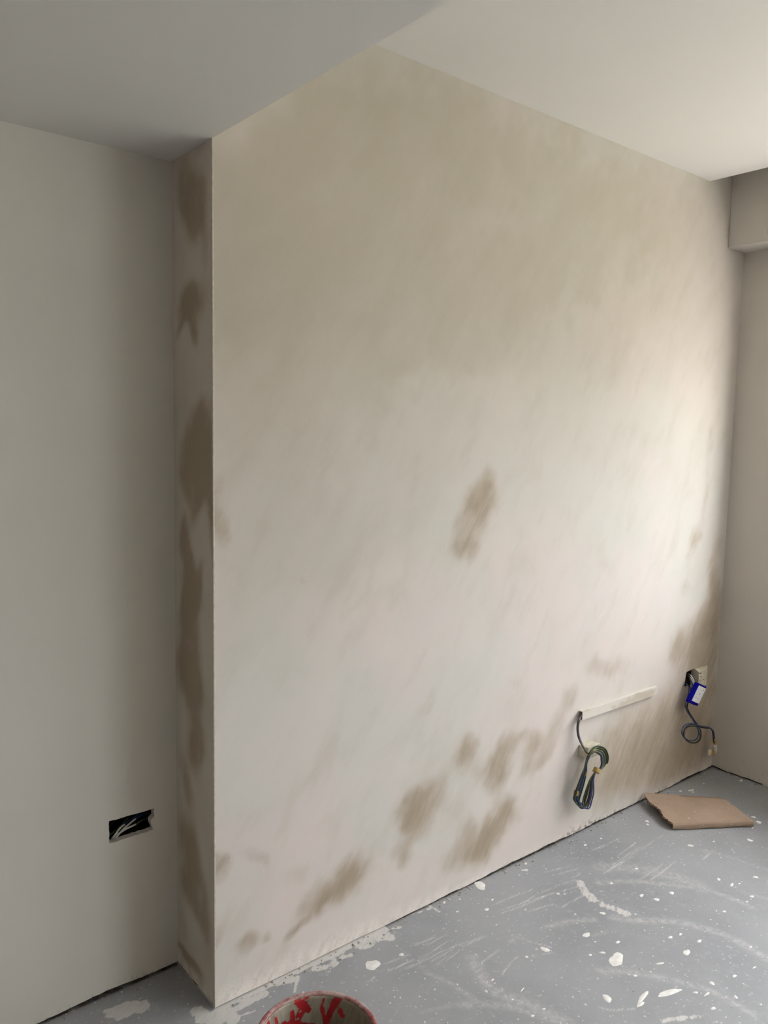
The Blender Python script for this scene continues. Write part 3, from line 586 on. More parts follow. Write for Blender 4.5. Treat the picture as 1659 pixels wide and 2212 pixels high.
M_FRAME = plain('window_frame_white', (0.75, 0.75, 0.74), 0.4, 0.4)
M_GROUND = plain('paving_pale', (0.62, 0.60, 0.56), 0.9, 0.1)
M_GRAVEL = plain('dark_gravel', (0.15, 0.145, 0.125), 0.95, 0.05, vary=0.4, scale=30)

# ---------------------------------------------------------------- the shell
def merge_lines(a, b, step, extra=(), tol=None):
    L = list(np.arange(a, b + 1e-6, step))
    if abs(L[-1] - b) > step * 0.4:
        L.append(b)
    L[-1] = b
    for e in extra:
        L = [x for x in L if abs(x - e) > step * 0.45 or x in (a, b)]
        L.append(e)
    return np.array(sorted(L))

def wall_grid(name, us, vs, P, inward, mat, holes=(), hem=0.10, lip=0.014, flip=False, warp=None):
    """A wall face as a grid over (u, v=height). P(u, v, d) gives a point d metres behind the face.
    holes: (i0, i1, j0, j1) grid ranges left open; their edges return lip metres into the wall."""
    nu, nv = len(us), len(vs)
    UU, VV = np.meshgrid(us, vs)
    rag = hem_profile[name](us)
    VV = VV.copy()
    for j in range(min(4, nv)):
        VV[j] += rag * (1 - j / 4.0)
    if warp is not None:
        UU, VV = warp(UU.copy(), VV)
    V = [P(u, v, 0) for u, v in zip(UU.ravel(), VV.ravel())]
    F = []
    def idx(i, j):
        return j * nu + i
    def quad(a, b, c, d):
        F.append((a, b, c, d) if not flip else (d, c, b, a))
    for j in range(nv - 1):
        for i in range(nu - 1):
            if any(i0 <= i < i1 and j0 <= j < j1 for (i0, i1, j0, j1) in holes):
                continue
            quad(idx(i, j), idx(i + 1, j), idx(i + 1, j + 1), idx(i, j + 1))
    # underside of the ragged bottom edge
    b0 = len(V)
    for i in range(nu):
        V.append(P(UU[0, i], VV[0, i], hem))
    for i in range(nu - 1):
        quad(b0 + i, b0 + i + 1, idx(i + 1, 0), idx(i, 0))
    for (i0, i1, j0, j1) in holes:
        loop = [(i, j0) for i in range(i0, i1)] + [(i1, j) for j in range(j0, j1)] + [(i, j1) for i in range(i1, i0, -1)] + [(i0, j) for j in range(j1, j0, -1)]
        b0 = len(V)
        for (i, j) in loop:
            V.append(P(UU[j, i], VV[j, i], lip))
        n = len(loop)
        for k in range(n):
            a, b = idx(*loop[k]), idx(*loop[(k + 1) % n])
            quad(a, b, b0 + (k + 1) % n, b0 + k)
    o = structure(mesh_obj(name, V, F, mat, smooth=False))
    extra = len(V) - nu * nv
    return o, UU, VV, extra

def pad(a, extra):
    return np.concatenate([np.ravel(a), np.zeros(extra)])

hem_profile = {}
# --- chimney breast, front face (plane y = 0)
us = merge_lines(0.0, W, 0.0095, (2.142, 2.212))
vs = merge_lines(0.0, 2.66, 0.011, (0.404, 0.478))
vs[1:4] = (0.006, 0.013, 0.021)
def hem_front(u):
    n = noise1(len(u), W, 0.09, 3)
    return np.where(u < 0.75, 0.001 + 0.004 * n, 0.002 + 0.016 * np.clip(n - 0.25, 0, 1))
hem_profile['wall_front'] = hem_front
i0, i1 = int(np.argmin(abs(us - 2.142))), int(np.argmin(abs(us - 2.212)))
j0, j1 = int(np.argmin(abs(vs - 0.404))), int(np.argmin(abs(vs - 0.478)))
def warp_front(U, V):
    r = np.random.RandomState(5)
    for j in range(j0, j1 + 1):
        t = (j - j0) / (j1 - j0)
        U[j, i0] += -0.006 + 0.016 * t + r.uniform(-.0015, .0015)
    for i in range(i0, i1 + 1):
        V[j1, i] += 0.006 * (i - i0) / (i1 - i0) - 0.004 + r.uniform(-.001, .001)
        V[j0, i] += r.uniform(-.002, .002) + 0.006 * (1 - (i - i0) / (i1 - i0))
    return U, V
o, UU, VV, ex = wall_grid('wall_front', us, vs, lambda u, v, d: (u, d, v), None, M_PLASTER, [(i0, i1, j0, j1)], warp=warp_front)
WALL_FRONT = o
attr(o, 'stain', pad(1.1 * field(STAIN_SHADOW_FRONT, UU, VV, 2.9, 0.020), ex))  # stains, plus the painted shadow low at the right
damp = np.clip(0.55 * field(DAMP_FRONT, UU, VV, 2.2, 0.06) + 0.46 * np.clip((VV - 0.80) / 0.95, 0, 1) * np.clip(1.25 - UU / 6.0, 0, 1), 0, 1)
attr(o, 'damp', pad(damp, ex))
h1 = noise1(len(us), W, 0.16, 21)
h2 = noise1(len(us), W, 0.12, 22)
top = np.where(us < 0.8, 0.03 + 0.055 * h1 * np.clip(1.2 - us, 0, 1), 0.012 + 0.02 * h1)
attr(o, 'crust', pad(np.clip(1.25 - VV / top[None, :], 0, 1), ex))
mt = (0.004 + 0.055 * h2 * h2) * np.clip((us - 0.8) / 0.5, 0.1, 1) * np.where(us > 1.75, 0.5, 1)
attr(o, 'mould', pad(np.clip(1.3 - VV / mt[None, :], 0, 1), ex))
structure(boxes('wall_core', [(0.002, W + 0.3, 0.10, 0.5, -0.1, 2.75)], M_BRICK))
mesh_obj('back_box', *(lambda v, f: (v, [f[0], f[1], f[3], f[4], f[5]]))(*box_vf(2.13, 2.225, 0.0135, 0.075, 0.395, 0.492)), M_BRICK, WALL_FRONT)

# --- chimney breast, left return (plane x = 0)
us = merge_lines(0.0, D, 0.006)
vs = merge_lines(0.0, 2.12, 0.012)
vs[1:4] = (0.006, 0.013, 0.021)
hem_profile['wall_return'] = lambda u: 0.003 + 0.008 * noise1(len(u), D, 0.05, 9)
o, UU, VV, ex = wall_grid('wall_return', us, vs, lambda u, v, d: (d, u, v), None, M_PLASTER, flip=True)
attr(o, 'stain', pad(1.45 * field(STAIN_RETURN, UU, VV, 4.0, 0.008), ex))
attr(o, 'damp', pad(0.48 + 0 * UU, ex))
attr(o, 'crust', pad(np.clip(1 - VV / 0.05, 0, 1), ex))
attr(o, 'mould', pad(np.clip(1 - VV / 0.02, 0, 1) * 0.7, ex))

# --- plaster corner bead on the outer edge
V, F = [], []
prof = [(-0.0001, 0.006), (-0.0016, 0.0020), (-0.0014, -0.0012), (0.0012, -0.0015), (0.0030, -0.0001), (0.0030, 0.004)]
zz = np.linspace(0.022, Z_LOW + 0.02, 60)
wob = noise1(60, 2.1, 0.3, 31) * 0.0006
for z, wv in zip(zz, wob):
    V += [(a - wv * 0.5, b - wv * 0.5, z) for a, b in prof]
for i in range(59):
    for k in range(5):
        F.append((i * 6 + k, i * 6 + k + 1, (i + 1) * 6 + k + 1, (i + 1) * 6 + k))
structure(mesh_obj('trim_1', V, F, M_BEAD))

# --- recess wall (plane y = D), with the open socket hole
HX0, HX1, HZ0, HZ1 = -0.181, -0.066, 0.402, 0.460
us = merge_lines(ROOM_L, 0.0, 0.02, (HX0, HX1))
# finer lines through the hole for its broken edge
us = np.concatenate([us[us < -0.6], np.arange(-0.6, 0.001, 0.0065)])
us[-1] = 0.0
us = np.array(sorted(set(np.round(np.concatenate([us[(us < HX0 - 0.004) | (us > HX1 + 0.004)], np.linspace(HX0, HX1, 15)]), 5))))
vs = np.array(sorted(set(np.round(np.concatenate([[0, 0.006, 0.013, 0.021], np.arange(0.04, HZ0 - 0.01, 0.03), np.linspace(HZ0, HZ1, 9), np.arange(HZ1 + 0.02, 2.16, 0.04)]), 5))))
def hem_recess(u):
    n = np.interp(u, np.linspace(-2.6, 0, 900), noise1(900, 2.6, 0.09, 14))
    return 0.001 + 0.012 * np.clip(n - 0.22, 0, 1) + 0.005 * np.clip((u + 0.5) / 0.35, 0, 1)
hem_profile['wall_recess'] = hem_recess
i0, i1 = int(np.argmin(abs(us - HX0))), int(np.argmin(abs(us - HX1)))
j0, j1 = int(np.argmin(abs(vs - HZ0))), int(np.argmin(abs(vs - HZ1)))
def warp_recess(U, V):
    r = np.random.RandomState(8)
    for i in range(i0, i1 + 1):
        V[j1, i] += r.uniform(-.0012, .0012)
        V[j0, i] += r.uniform(-.0012, .0012)
    for j in range(j0, j1 + 1):
        U[j, i0] += r.uniform(-.0008, .0008)
        U[j, i1] += [0.0, -.001, -.004, -.006, -.005, .004, .003, .002, 0.004][j - j0]
    return U, V
o, UU, VV, ex = wall_grid('wall_recess', us, vs, lambda u, v, d: (u, D + d, v), None, M_WALL, [(i0, i1, j0, j1)], lip=0.019, warp=warp_recess)
WALL_RECESS = o
hr = np.interp(us, np.linspace(-2.6, 0, 900), noise1(900, 2.6, 0.1, 15))
attr(o, 'crust', pad(np.clip(1.2 - VV / (0.012 + 0.025 * hr)[None, :], 0, 1), ex))
attr(o, 'mould', pad(np.clip(1.2 - VV / (0.010 + 0.016 * hr)[None, :], 0, 1) * np.clip((us + 0.5) / 0.3, 0.2, 1)[None, :], ex))
structure(boxes('wall_core', [(ROOM_L - 0.2, 0.0, D + 0.13, D + 0.4, -0.1, 2.75)], M_BRICK))
mesh_obj('back_box', *(lambda v, f: (v, [f[0], f[1], f[3], f[4], f[5]]))(*box_vf(HX0 - 0.006, HX1 + 0.008, D + 0.0185, D + 0.11, HZ0 - 0.006, HZ1 + 0.006)), M_DARK, WALL_RECESS)

# --- window wall (plane x = W): plain plaster next to the corner, two window openings further along
YG = -0.225
us = merge_lines(YG, 0.0, 0.012)
vs = merge_lines(0.0, 2.66, 0.03)
vs[1:4] = (0.006, 0.013, 0.021)
hem_profile['wall_right'] = lambda u: 0.001 + 0.012 * noise1(len(u), 0.225, 0.05, 17)
o, UU, VV, ex = wall_grid('wall_right', us, vs, lambda u, v, d: (W + d, u, v), None, M_WALL_R, flip=True)
hr = noise1(len(us), 0.225, 0.05, 18)
attr(o, 'crust', pad(np.clip(1.2 - VV / (0.02 + 0.03 * hr)[None, :], 0, 1), ex))
attr(o, 'mould', pad(np.clip(1.2 - VV / (0.012 + 0.02 * hr)[None, :], 0, 1), ex))
WALL_RIGHT = o
TH = 0.26
pieces = [(W + 0.10, W + TH, YG, 0.1, -0.1, 2.75), (W, W + 0.10, YG, YG - 1e-4, 0, 2.66)]
prev = YG
for (y0, y1, z0, z1) in WIN:
    pieces.append((W, W + TH, y0, prev, -0.1, 2.75))
    pieces.append((W, W + TH, y1, y0, -0.1, z0))
    pieces.append((W, W + TH, y1, y0, z1, 2.75))
    prev = y1
pieces.append((W, W + TH, ROOM_B, prev, -0.1, 2.75))
structure(boxes('wall_window', [p for p in pieces if p[3] - p[2] > 1e-3], M_WALL_R))
for n, (y0, y1, z0, z1) in enumerate(WIN):
    fr = []
    xf, t = W + 0.13, 0.05
    fr += [(xf, xf + 0.06, y1, y0, z0, z0 + t), (xf, xf + 0.06, y1, y0, z1 - t, z1), (xf, xf + 0.06, y1, y1 + t, z0 + t, z1 - t), (xf, xf + 0.06, y0 - t, y0, z0 + t, z1 - t)]
    win = structure(boxes('window_%d' % (n + 1), fr, M_FRAME))
    ym = (y0 + y1) / 2
    boxes('mullion', [(xf, xf + 0.06, ym - 0.03, ym + 0.03, z0 + t, z1 - t)], M_FRAME, win)
    g = NT('window_glass')
    tr, gl, mx = g.n('ShaderNodeBsdfTransparent'), g.n('ShaderNodeBsdfGlossy'), g.n('ShaderNodeMixShader')
    gl.inputs['Roughness'].default_value = 0.02
    g.put(mx.inputs[0], 0.07)
    g.put(mx.inputs[1], tr.outputs[0])
    g.put(mx.inputs[2], gl.outputs[0])
    g.t.links.new(mx.outputs[0], g.t.nodes['Material Output'].inputs['Surface'])
    for a, b in ((y1 + t, ym - 0.03), (ym + 0.03, y0 - t)):
        yy = (a + b) / 2
        mesh_obj('pane', [(xf + 0.03, a, z0 + t), (xf + 0.03, b, z0 + t), (xf + 0.03, b, z1 - t), (xf + 0.03, a, z1 - t)], [(0, 1, 2, 3)], g.m, win)
    boxes('sill', [(W - 0.02, W + 0.13, y1 - 0.02, y0 + 0.02, z0 - 0.03, z0 + 0.002)], M_FRAME, win)

# --- the rest of the shell, behind and beside the camera
structure(boxes('wall_left', [(ROOM_L - 0.2, ROOM_L, ROOM_B, D + 0.13, -0.1, 2.75)], M_RAW))
structure(boxes('wall_back', [(ROOM_L - 0.2, W + TH, ROOM_B - 0.2, ROOM_B, -0.1, 2.75)], M_RAW))
structure(boxes('ceiling', [(0.0, X_POCKET, ROOM_B, -0.0005, Z_HIGH, 2.6)], M_CEIL))
structure(boxes('ceiling_low', [(ROOM_L, -0.0005, ROOM_B, D + 0.02, Z_LOW, 2.64)], M_CEIL_LOW))
structure(boxes('ceiling_pocket', [(ROOM_L - 0.2, W + TH, ROOM_B - 0.2, 0.5, 2.66, 2.8)], M_CEIL))
structure(boxes('trim_2', [(X_BEAM, W + 0.05, ROOM_B, -0.0005, Z_BEAM, 2.65)], M_WALL_R, bevel=0.003))

# --- floor
fx0, fx1, fy0, fy1 = -0.62, W + 0.03, -1.0, D + 0.03
fu = np.arange(fx0, fx1 + 1e-6, 0.0042)
fv = np.arange(fy0, fy1 + 1e-6, 0.0042)
FU, FV = np.meshgrid(fu, fv)
nu, nv = len(fu), len(fv)
V = np.stack([FU.ravel(), FV.ravel(), np.zeros(FU.size)], 1)
ii, jj = np.meshgrid(np.arange(nu - 1), np.arange(nv - 1))
q = (jj * nu + ii).ravel()
Fq = np.stack([q, q + 1, q + 1 + nu, q + nu], 1)
extra_v = []
extra_f = []
x1r, y1r = fu[-1], fv[-1]
for (a, b, c, d) in [(ROOM_L - .2, fx0, ROOM_B - .2, D + .2), (x1r, W + TH, ROOM_B - .2, D + .2), (fx0, x1r, ROOM_B - .2, fy0), (fx0, x1r, y1r, D + .2)]:
    k = len(V) + len(extra_v)
    extra_v += [(a, c, 0), (b, c, 0), (b, d, 0), (a, d, 0)]
    extra_f.append((k, k + 1, k + 2, k + 3))
# slab sides and underside so that the floor is a solid
k = len(V) + len(extra_v)
bv, bf = box_vf(ROOM_L - .2, W + TH, ROOM_B - .2, D + .2, -0.12, -0.001, base=k)
extra_v += bv
extra_f += bf
FLOOR = structure(mesh_obj('floor', list(map(tuple, V)) + extra_v, [tuple(map(int, f)) for f in Fq] + extra_f, M_FLOOR))
ex = len(extra_v)
acc = {0: np.zeros_like(FU), 1: np.zeros_like(FU), 2: np.zeros_like(FU)}
for (w_, s, kind, P) in FLOOR_STROKES:
    pts = [(p.x, p.y) for p in spline([(a, b, 0) for a, b in P], 4)]
    hw = max(w_ * 0.5, 0.0022) if kind == 0 else w_ * 0.9
    xs, ys = [p[0] for p in pts], [p[1] for p in pts]
    m = hw * 3.2
    a0, a1 = np.searchsorted(fu, (min(xs) - m, max(xs) + m))
    b0, b1 = np.searchsorted(fv, (min(ys) - m, max(ys) + m))
    if a1 <= a0 or b1 <= b0:
        continue
    A, B = FU[b0:b1, a0:a1], FV[b0:b1, a0:a1]
    best = np.full(A.shape, 9.0)
    for (p, q2) in zip(pts[:-1], pts[1:]):
        dx, dy = q2[0] - p[0], q2[1] - p[1]
        L2 = dx * dx + dy * dy + 1e-12
        t = np.clip(((A - p[0]) * dx + (B - p[1]) * dy) / L2, 0, 1)
        best = np.minimum(best, np.hypot(A - p[0] - t * dx, B - p[1] - t * dy))
    val = s / (1 + np.exp(np.clip((best / hw - 1) * (3.0 if kind != 2 else 3.6), -30, 30)))
    acc[kind][b0:b1, a0:a1] = np.maximum(acc[kind][b0:b1, a0:a1], val)
# plaster dust close under the breast wall and dirt in the corners, with painted gap shade
edge = 0.5 * np.exp(-np.clip(-FV, 0, 9) / 0.02) * (FU > 0)
smn = noise1(nu, fx1 - fx0, 0.07, 41)[None, :]
acc[2] = np.maximum(acc[2], np.where((FU > 0) & (FU < 0.55), np.clip(1.5 - (-FV) / (0.010 + 0.055 * smn * smn), 0, 1), 0) * 0.9)
dirt_shade = np.exp(-np.abs(FV) / 0.006) * (FU > 0.55) * 0.8
dirt_shade = np.maximum(dirt_shade, np.exp(-np.abs(D - FV) / 0.006) * (FU < 0) * 0.9)
dirt_shade = np.maximum(dirt_shade, np.exp(-np.abs(W - FU) / 0.006) * 0.7)
dirt_shade = np.where(((FU < -0.002) & (FV > D - 0.001)) | ((FU > 0.6) & (FV > -0.001)) | (FU > W - 0.001), 1.3, dirt_shade)  # floor under the wall edges painted near-black as the gap's shade
attr(FLOOR, 'scratch', pad(acc[0], ex))
attr(FLOOR, 'haze', pad(acc[1], ex))
attr(FLOOR, 'smear', pad(acc[2], ex))
attr(FLOOR, 'dirt_shade', pad(dirt_shade, ex))

# paint splats: low domes of dried paint, the readable ones as parts of the floor
def splat_vf(cx, cy, ax, ay, bx, by, base, seed, h=0.0009):
    r = random.Random(seed)
    n = 14
    ph = [r.uniform(0, 6.28) for _ in range(3)]
    V, F = [], []
    for ring, (rad, z) in enumerate(((1.0, 0.0001), (0.8, h))):
        for k in range(n):
            a = 2 * math.pi * k / n
            w_ = rad * (1 + 0.13 * math.sin(2 * a + ph[0]) + 0.09 * math.sin(3 * a + ph[1]) + 0.07 * math.sin(5 * a + ph[2]))
            V.append((cx + w_ * (ax * math.cos(a) + bx * math.sin(a)), cy + w_ * (ay * math.cos(a) + by * math.sin(a)), z))
    for k in range(n):
        k2 = (k + 1) % n
        F.append((base + k, base + k2, base + n + k2, base + n + k))
    F.append(tuple(base + n + k for k in range(n)))
    return V, F
SV, SF = [], []
for n, (cx, cy, ax, ay, bx, by, s) in enumerate(PAINT_SPLATS):
    if ax * by - ay * bx < 0:
        bx, by = -bx, -by
    if math.hypot(ax, ay) + math.hypot(bx, by) > 0.016:
        v, f = splat_vf(0, 0, ax, ay, bx, by, 0, n)
        so = mesh_obj('paint_splat', v, f, M_SPLAT, FLOOR, True)
        so.location = (cx, cy, 0)
    else:
        v, f = splat_vf(cx, cy, ax, ay, bx, by, len(SV), n)
        SV += v
        SF += f
for n in range(330):
    x, y = random.uniform(0.05, 2.2), random.uniform(-0.95, -0.02)
    a = random.uniform(0, 3.14)
    ra = random.choice((0.0012, 0.0015, 0.002, 0.0026)) * random.uniform(0.8, 1.3)
    rb = ra * random.uniform(0.45, 1.0)
    v, f = splat_vf(x, y, ra * math.cos(a), ra * math.sin(a), -rb * math.sin(a), rb * math.cos(a), len(SV), 500 + n)
    SV += v
    SF += f
so = mesh_obj('paint_specks', SV, SF, M_SPLAT, FLOOR, True)
so['kind'] = 'stuff'

# --- ground outside the windows
structure(boxes('ground', [(W + TH, 4.1, -14, 10, -0.5, -0.15)], M_GROUND))
structure(boxes('ground_beyond', [(4.1, 60, -60, 60, -0.5, -0.17)], M_GRAVEL))

# ---------------------------------------------------------------- bucket
BX, BY, BZ = -0.012, -0.464, 0.24
def make_bucket_mat():
    k = NT('bucket_plastic')
    clot = k.noise(16, 5, 0.65, stretch=(1, 1, 0.45), distortion=0.6)
    crack = k.noise(34, 5, 0.7, distortion=1.2)
    red = k.mix(k.step(k.noise(50, 3), 0.3, 0.7), (0.30, 0.010, 0.016), (0.42, 0.020, 0.026))
    dried = k.mix(k.step(clot, 0.35, 0.65), (0.20, 0.175, 0.13), (0.40, 0.37, 0.31))
    dried = k.mix(k.step(crack, 0.60, 0.72, 0, 0.7), dried, (0.11, 0.095, 0.07))
    f = k.math('MULTIPLY', k.attr('coat'), k.step(k.math('ADD', clot, k.math('MULTIPLY', k.attr('scrape'), -0.45)), 0.24, 0.36))
    return k.done(k.mix(f, red, dried), 0.5, 0.4, k.bump(clot, 0.4, 0.004))
def make_rim_mat():
    k = NT('bucket_rim')
    scr = k.noise(24, 5, 0.75, stretch=(1, 1, 3))
    return k.done(k.mix(k.step(scr, 0.36, 0.62, 0, 0.8), (0.27, 0.05, 0.055), (0.55, 0.47, 0.44)), 0.45, 0.4, k.bump(scr, 0.25, 0.002))
M_BUCKET, M_RIM = make_bucket_mat(), make_rim_mat()
bucket = thing('bucket', (BX, BY, 0), 'red plastic bucket with plaster-caked inside standing on the grey floor', 'bucket')
seg = 120
prof = [(0.088, 0.0, 0), (0.090, 0.003, 0)] + [(0.090 + 0.024 * t, 0.003 + 0.232 * t, 0) for t in np.linspace(0.1, 1, 10)]
prof += [(0.1115, BZ - 0.004, 1)] + [(0.0865 + 0.025 * t, 0.006 + 0.230 * t, 1) for t in np.linspace(1, 0, 34)] + [(0.05, 0.005, 1), (0.001, 0.005, 1)]
V, F, coat, scrape = [], [], [], []
SCR = [((29.6, .240), (36.7, .218), 4.2), ((36.7, .218), (45.0, .180), 3.6), ((45, .180), (48, .16), 3), ((48.8, .231), (50.5, .205), 2.0), ((50.5, .21), (47.0, .190), 3.2), ((78, .232), (66, .208), 4.5), ((74, .225), (70, .215), 5), ((78, .203), (74, .198), 3.5), ((85, .212), (84, .198), 3), ((95, .20), (93, .19), 2.5), ((107, .222), (106, .205), 2.5), ((121, .23), (119, .215), 3), ((68, .24), (66, .236), 3), ((28, .21), (26, .200), 3), ((100, .195), (60, .17), 5), ((20, .16), (60, .15), 8), ((130, .2), (100, .16), 5)]
for (r, z, inner) in prof:
    for k in range(seg):
        a = 360.0 * k / seg
        th = math.radians(a)
        rr = r * (1 + 0.012 * math.cos(2 * th + 0.6))
        V.append((rr * math.cos(th), rr * math.sin(th), z))
        coat.append(1.0 if inner else 0.15)
        s = 0.0
        if inner:
            for (p, q2, w_) in SCR:
                ax, ay, bx2, by2 = p[0], p[1] * 500, q2[0], q2[1] * 500
                dx, dy = bx2 - ax, by2 - ay
                t = min(1, max(0, ((a - ax) * dx + (z * 500 - ay) * dy) / (dx * dx + dy * dy + 1e-9)))
                d = math.hypot(a - ax - t * dx, z * 500 - ay - t * dy)
                s = max(s, 1 / (1 + math.exp(min(30, (d / (w_ * 0.85) - 1) * 4))))
        scrape.append(s)
for i in range(len(prof) - 1):
    for k in range(seg):
        k2 = (k + 1) % seg
        F.append((i * seg + k, i * seg + k2, (i + 1) * seg + k2, (i + 1) * seg + k))
F.append(tuple(range(seg))[::-1])
b = mesh_obj('body', V, F, M_BUCKET, bucket, True)
attr(b, 'coat', coat)
attr(b, 'scrape', scrape)
prof = [(0.1125, BZ - 0.006), (0.1122, BZ - 0.002), (0.1145, BZ), (0.119, BZ + 0.0012), (0.1225, BZ - 0.0005), (0.1240, BZ - 0.005), (0.1240, BZ - 0.018), (0.1225, BZ - 0.0185), (0.1220, BZ - 0.008), (0.1150, BZ - 0.008)]
V, F = [], []
for (r, z) in prof:
    for k in range(seg):
        th = 2 * math.pi * k / seg
        rr = r * (1 + 0.012 * math.cos(2 * th + 0.6))
        V.append((rr * math.cos(th), rr * math.sin(th), z))
for i in range(len(prof)):
    for k in range(seg):
        k2, i2 = (k + 1) % seg, (i + 1) % len(prof)
        F.append((i2 * seg + k, i2 * seg + k2, i * seg + k2, i * seg + k))
r_ = mesh_obj('rim', V, F, M_RIM, bucket, True)
r_['label'] = 'scuffed pale red rim'

# ---------------------------------------------------------------- cardboard
def make_card():
    k = NT('cardboard')
    n = k.noise(9, 3)
    fib = k.noise(140, 3, 0.6, stretch=(0.3, 1, 1), rot=(0, 0, 0.65))
    col = k.mix(k.step(n, 0.35, 0.65), (0.355, 0.265, 0.20), (0.40, 0.30, 0.232))
    col = k.mix(k.step(fib, 0.4, 0.75, 0, 0.25), col, (0.30, 0.22, 0.16))
    col = k.mix(k.step(k.noise(120, 1, 0.4, off=(5, 2, 1)), 0.74, 0.77, 0, 0.8), col, (0.66, 0.60, 0.54))
    return k.done(col, 0.7, 0.2, k.bump(fib, 0.15, 0.001))
M_CARD = make_card()
M_CORE = plain('cardboard_core', (0.17, 0.11, 0.07), 0.85, 0.1, vary=0.5, scale=160)
card = thing('cardboard_piece', (1.9, -0.2, 0), 'torn piece of brown corrugated cardboard lying folded against the wall', 'cardboard')
LEFT = [(1.755, -.201), (1.757, -.190), (1.764, -.176), (1.764, -.158), (1.782, -.142), (1.797, -.124), (1.806, -.106), (1.814, -.088), (1.823, -.060), (1.838, -.044), (1.853, -.028), (1.868, -.008)]
RIGHT = [(2.021, -.371), (2.030, -.348), (2.041, -.325), (2.051, -.304), (2.061, -.286), (2.062, -.274), (2.064, -.266), (2.074, -.252), (2.084, -.240), (2.091, -.232), (2.091, -.224), (2.088, -.205)]
def poly(Pl, t):
    x = t * (len(Pl) - 1)
    i = min(int(x), len(Pl) - 2)
    return Vector(Pl[i]).lerp(Vector(Pl[i + 1]), x - i)
rj = random.Random(3)
NUc, NV, T = 36, 40, 0.0042
rows = []
fold = [(-0.004, 0.0), (-0.0065, 0.006), (-0.0075, 0.013), (-0.0065, 0.020), (-0.003, 0.0245)]
jl = [rj.uniform(-0.004, 0.004) for _ in range(NV + 1)]
for (dv, z) in fold:
    row = []
    for i in range(NUc + 1):
        u = i / NUc
        p = poly(LEFT, 0).lerp(poly(RIGHT, 0), u)
        nrm = Vector((-0.52, -0.85))
        zz = z
        if z < 0.006:
            zz = 0.0005 + 0.003 * abs(math.sin(9 * u + 1)) * (1 if u < 0.93 else 0.2) + (0.004 if 0.84 < u < 0.92 else 0)
        bulge = 0.003 * math.sin(u * 7)
        row.append(Vector((*(p + nrm * (-dv + bulge * 0.3)), zz)))
    rows.append(row)
for j in range(NV + 1):
    v = j / NV
    row = []
    for i in range(NUc + 1):
        u = i / NUc
        l = poly(LEFT, v) + Vector((jl[j], jl[j] * 0.3)) * (1 if 0.04 < v < 0.85 else 0.2)
        p = l.lerp(poly(RIGHT, v), u)
        if j == NV and u > 0.48:
            p += Vector((-0.004, -0.006))
        z = 0.0262 + 0.008 * v + 0.0022 * math.sin(v * 4.2) - 0.0012 * math.sin(v * 9) - 0.003 * v * u
        row.append(Vector((*p, z)))
    rows.append(row)
org = Vector((1.9, -0.2, 0))
nr, nc = len(rows), NUc + 1
V, F = [], []
def rown(j):
    a, b = rows[max(j - 1, 0)][nc // 2], rows[min(j + 1, nr - 1)][nc // 2]
    t = (b - a).normalized()
    s = (rows[j][-1] - rows[j][0]).normalized()
    return s.cross(t).normalized()
norms = [rown(j) for j in range(nr)]
for layer, off in ((0, 0.0), (1, -T)):
    for j in range(nr):
        for i in range(nc):
            p = rows[j][i] + norms[j] * off
            V.append((p.x - org.x, p.y - org.y, max(p.z, 0.0004)))
n0 = nr * nc
for j in range(nr - 1):
    for i in range(nc - 1):
        a = j * nc + i
        F.append((a, a + 1, a + nc + 1, a + nc))
        F.append((n0 + a, n0 + a + nc, n0 + a + nc + 1, n0 + a + 1))
for j in range(nr - 1):
    a, b = j * nc, (j + 1) * nc
    F.append((a, b, n0 + b, n0 + a))
    a, b = j * nc + nc - 1, (j + 1) * nc + nc - 1
    F.append((b, a, n0 + a, n0 + b))
for i in range(nc - 1):
    F.append((i + 1, i, n0 + i, n0 + i + 1))
    a = (nr - 1) * nc + i
    F.append((a, a + 1, n0 + a + 1, n0 + a))
mesh_obj('sheet', V, F, M_CARD, card, False)
# fluted core showing along the torn edge
V, F = [], []
m = 120
for k in range(m + 1):
    t = k / m
    j = len(fold) + t * NV * 0.9
    j0_ = min(int(j), nr - 2)
    p = rows[j0_][0].lerp(rows[j0_ + 1][0], j - j0_) - org
    h = -T * 0.5 + T * 0.75 * math.sin(k * 1.25)
    out = Vector((-0.0035 - rj.uniform(0, .003), 0.001, h))
    V += [p + Vector((0.002, 0, h)), p + out, p + out + Vector((0, 0, -0.0011)), p + Vector((0.002, 0, h - 0.0011))]
for k in range(m):
    a, b = 4 * k, 4 * k + 4
    for c in range(4):
        c2 = (c + 1) % 4
        F.append((a + c, b + c, b + c2, a + c2))
F += [(0, 1, 2, 3), tuple(4 * m + c for c in (3, 2, 1, 0))]
mesh_obj('corrugated_core', V, F, M_CORE, card)

# ---------------------------------------------------------------- trunking on the breast
def make_trunk_mat():
    k = NT('trunking_plastic')
    n = k.noise(22, 4, 0.6, stretch=(0.35, 1, 1))
    f = k.noise(120, 3, 0.6, rot=(0, 0.8, 0), stretch=(0.2, 1, 1))
    col = k.mix(k.step(n, 0.45, 0.62, 0, 0.65), (0.72, 0.69, 0.63), (0.50, 0.43, 0.33))
    col = k.mix(k.step(f, 0.55, 0.8, 0, 0.3), col, (0.42, 0.36, 0.28))
    return k.done(col, 0.5, 0.35)
M_TRUNK = make_trunk_mat()
tx0, tx1, tz0, tz1, td = 1.432, 1.888, 0.434, 0.4655, 0.018
trunk = thing('cable_trunking', ((tx0 + tx1) / 2, 0, tz0), 'white plastic cable trunking, plaster smeared, fixed level on the breast wall', 'trunking')
ox, oz = (tx0 + tx1) / 2, tz0
tk = 0.0016
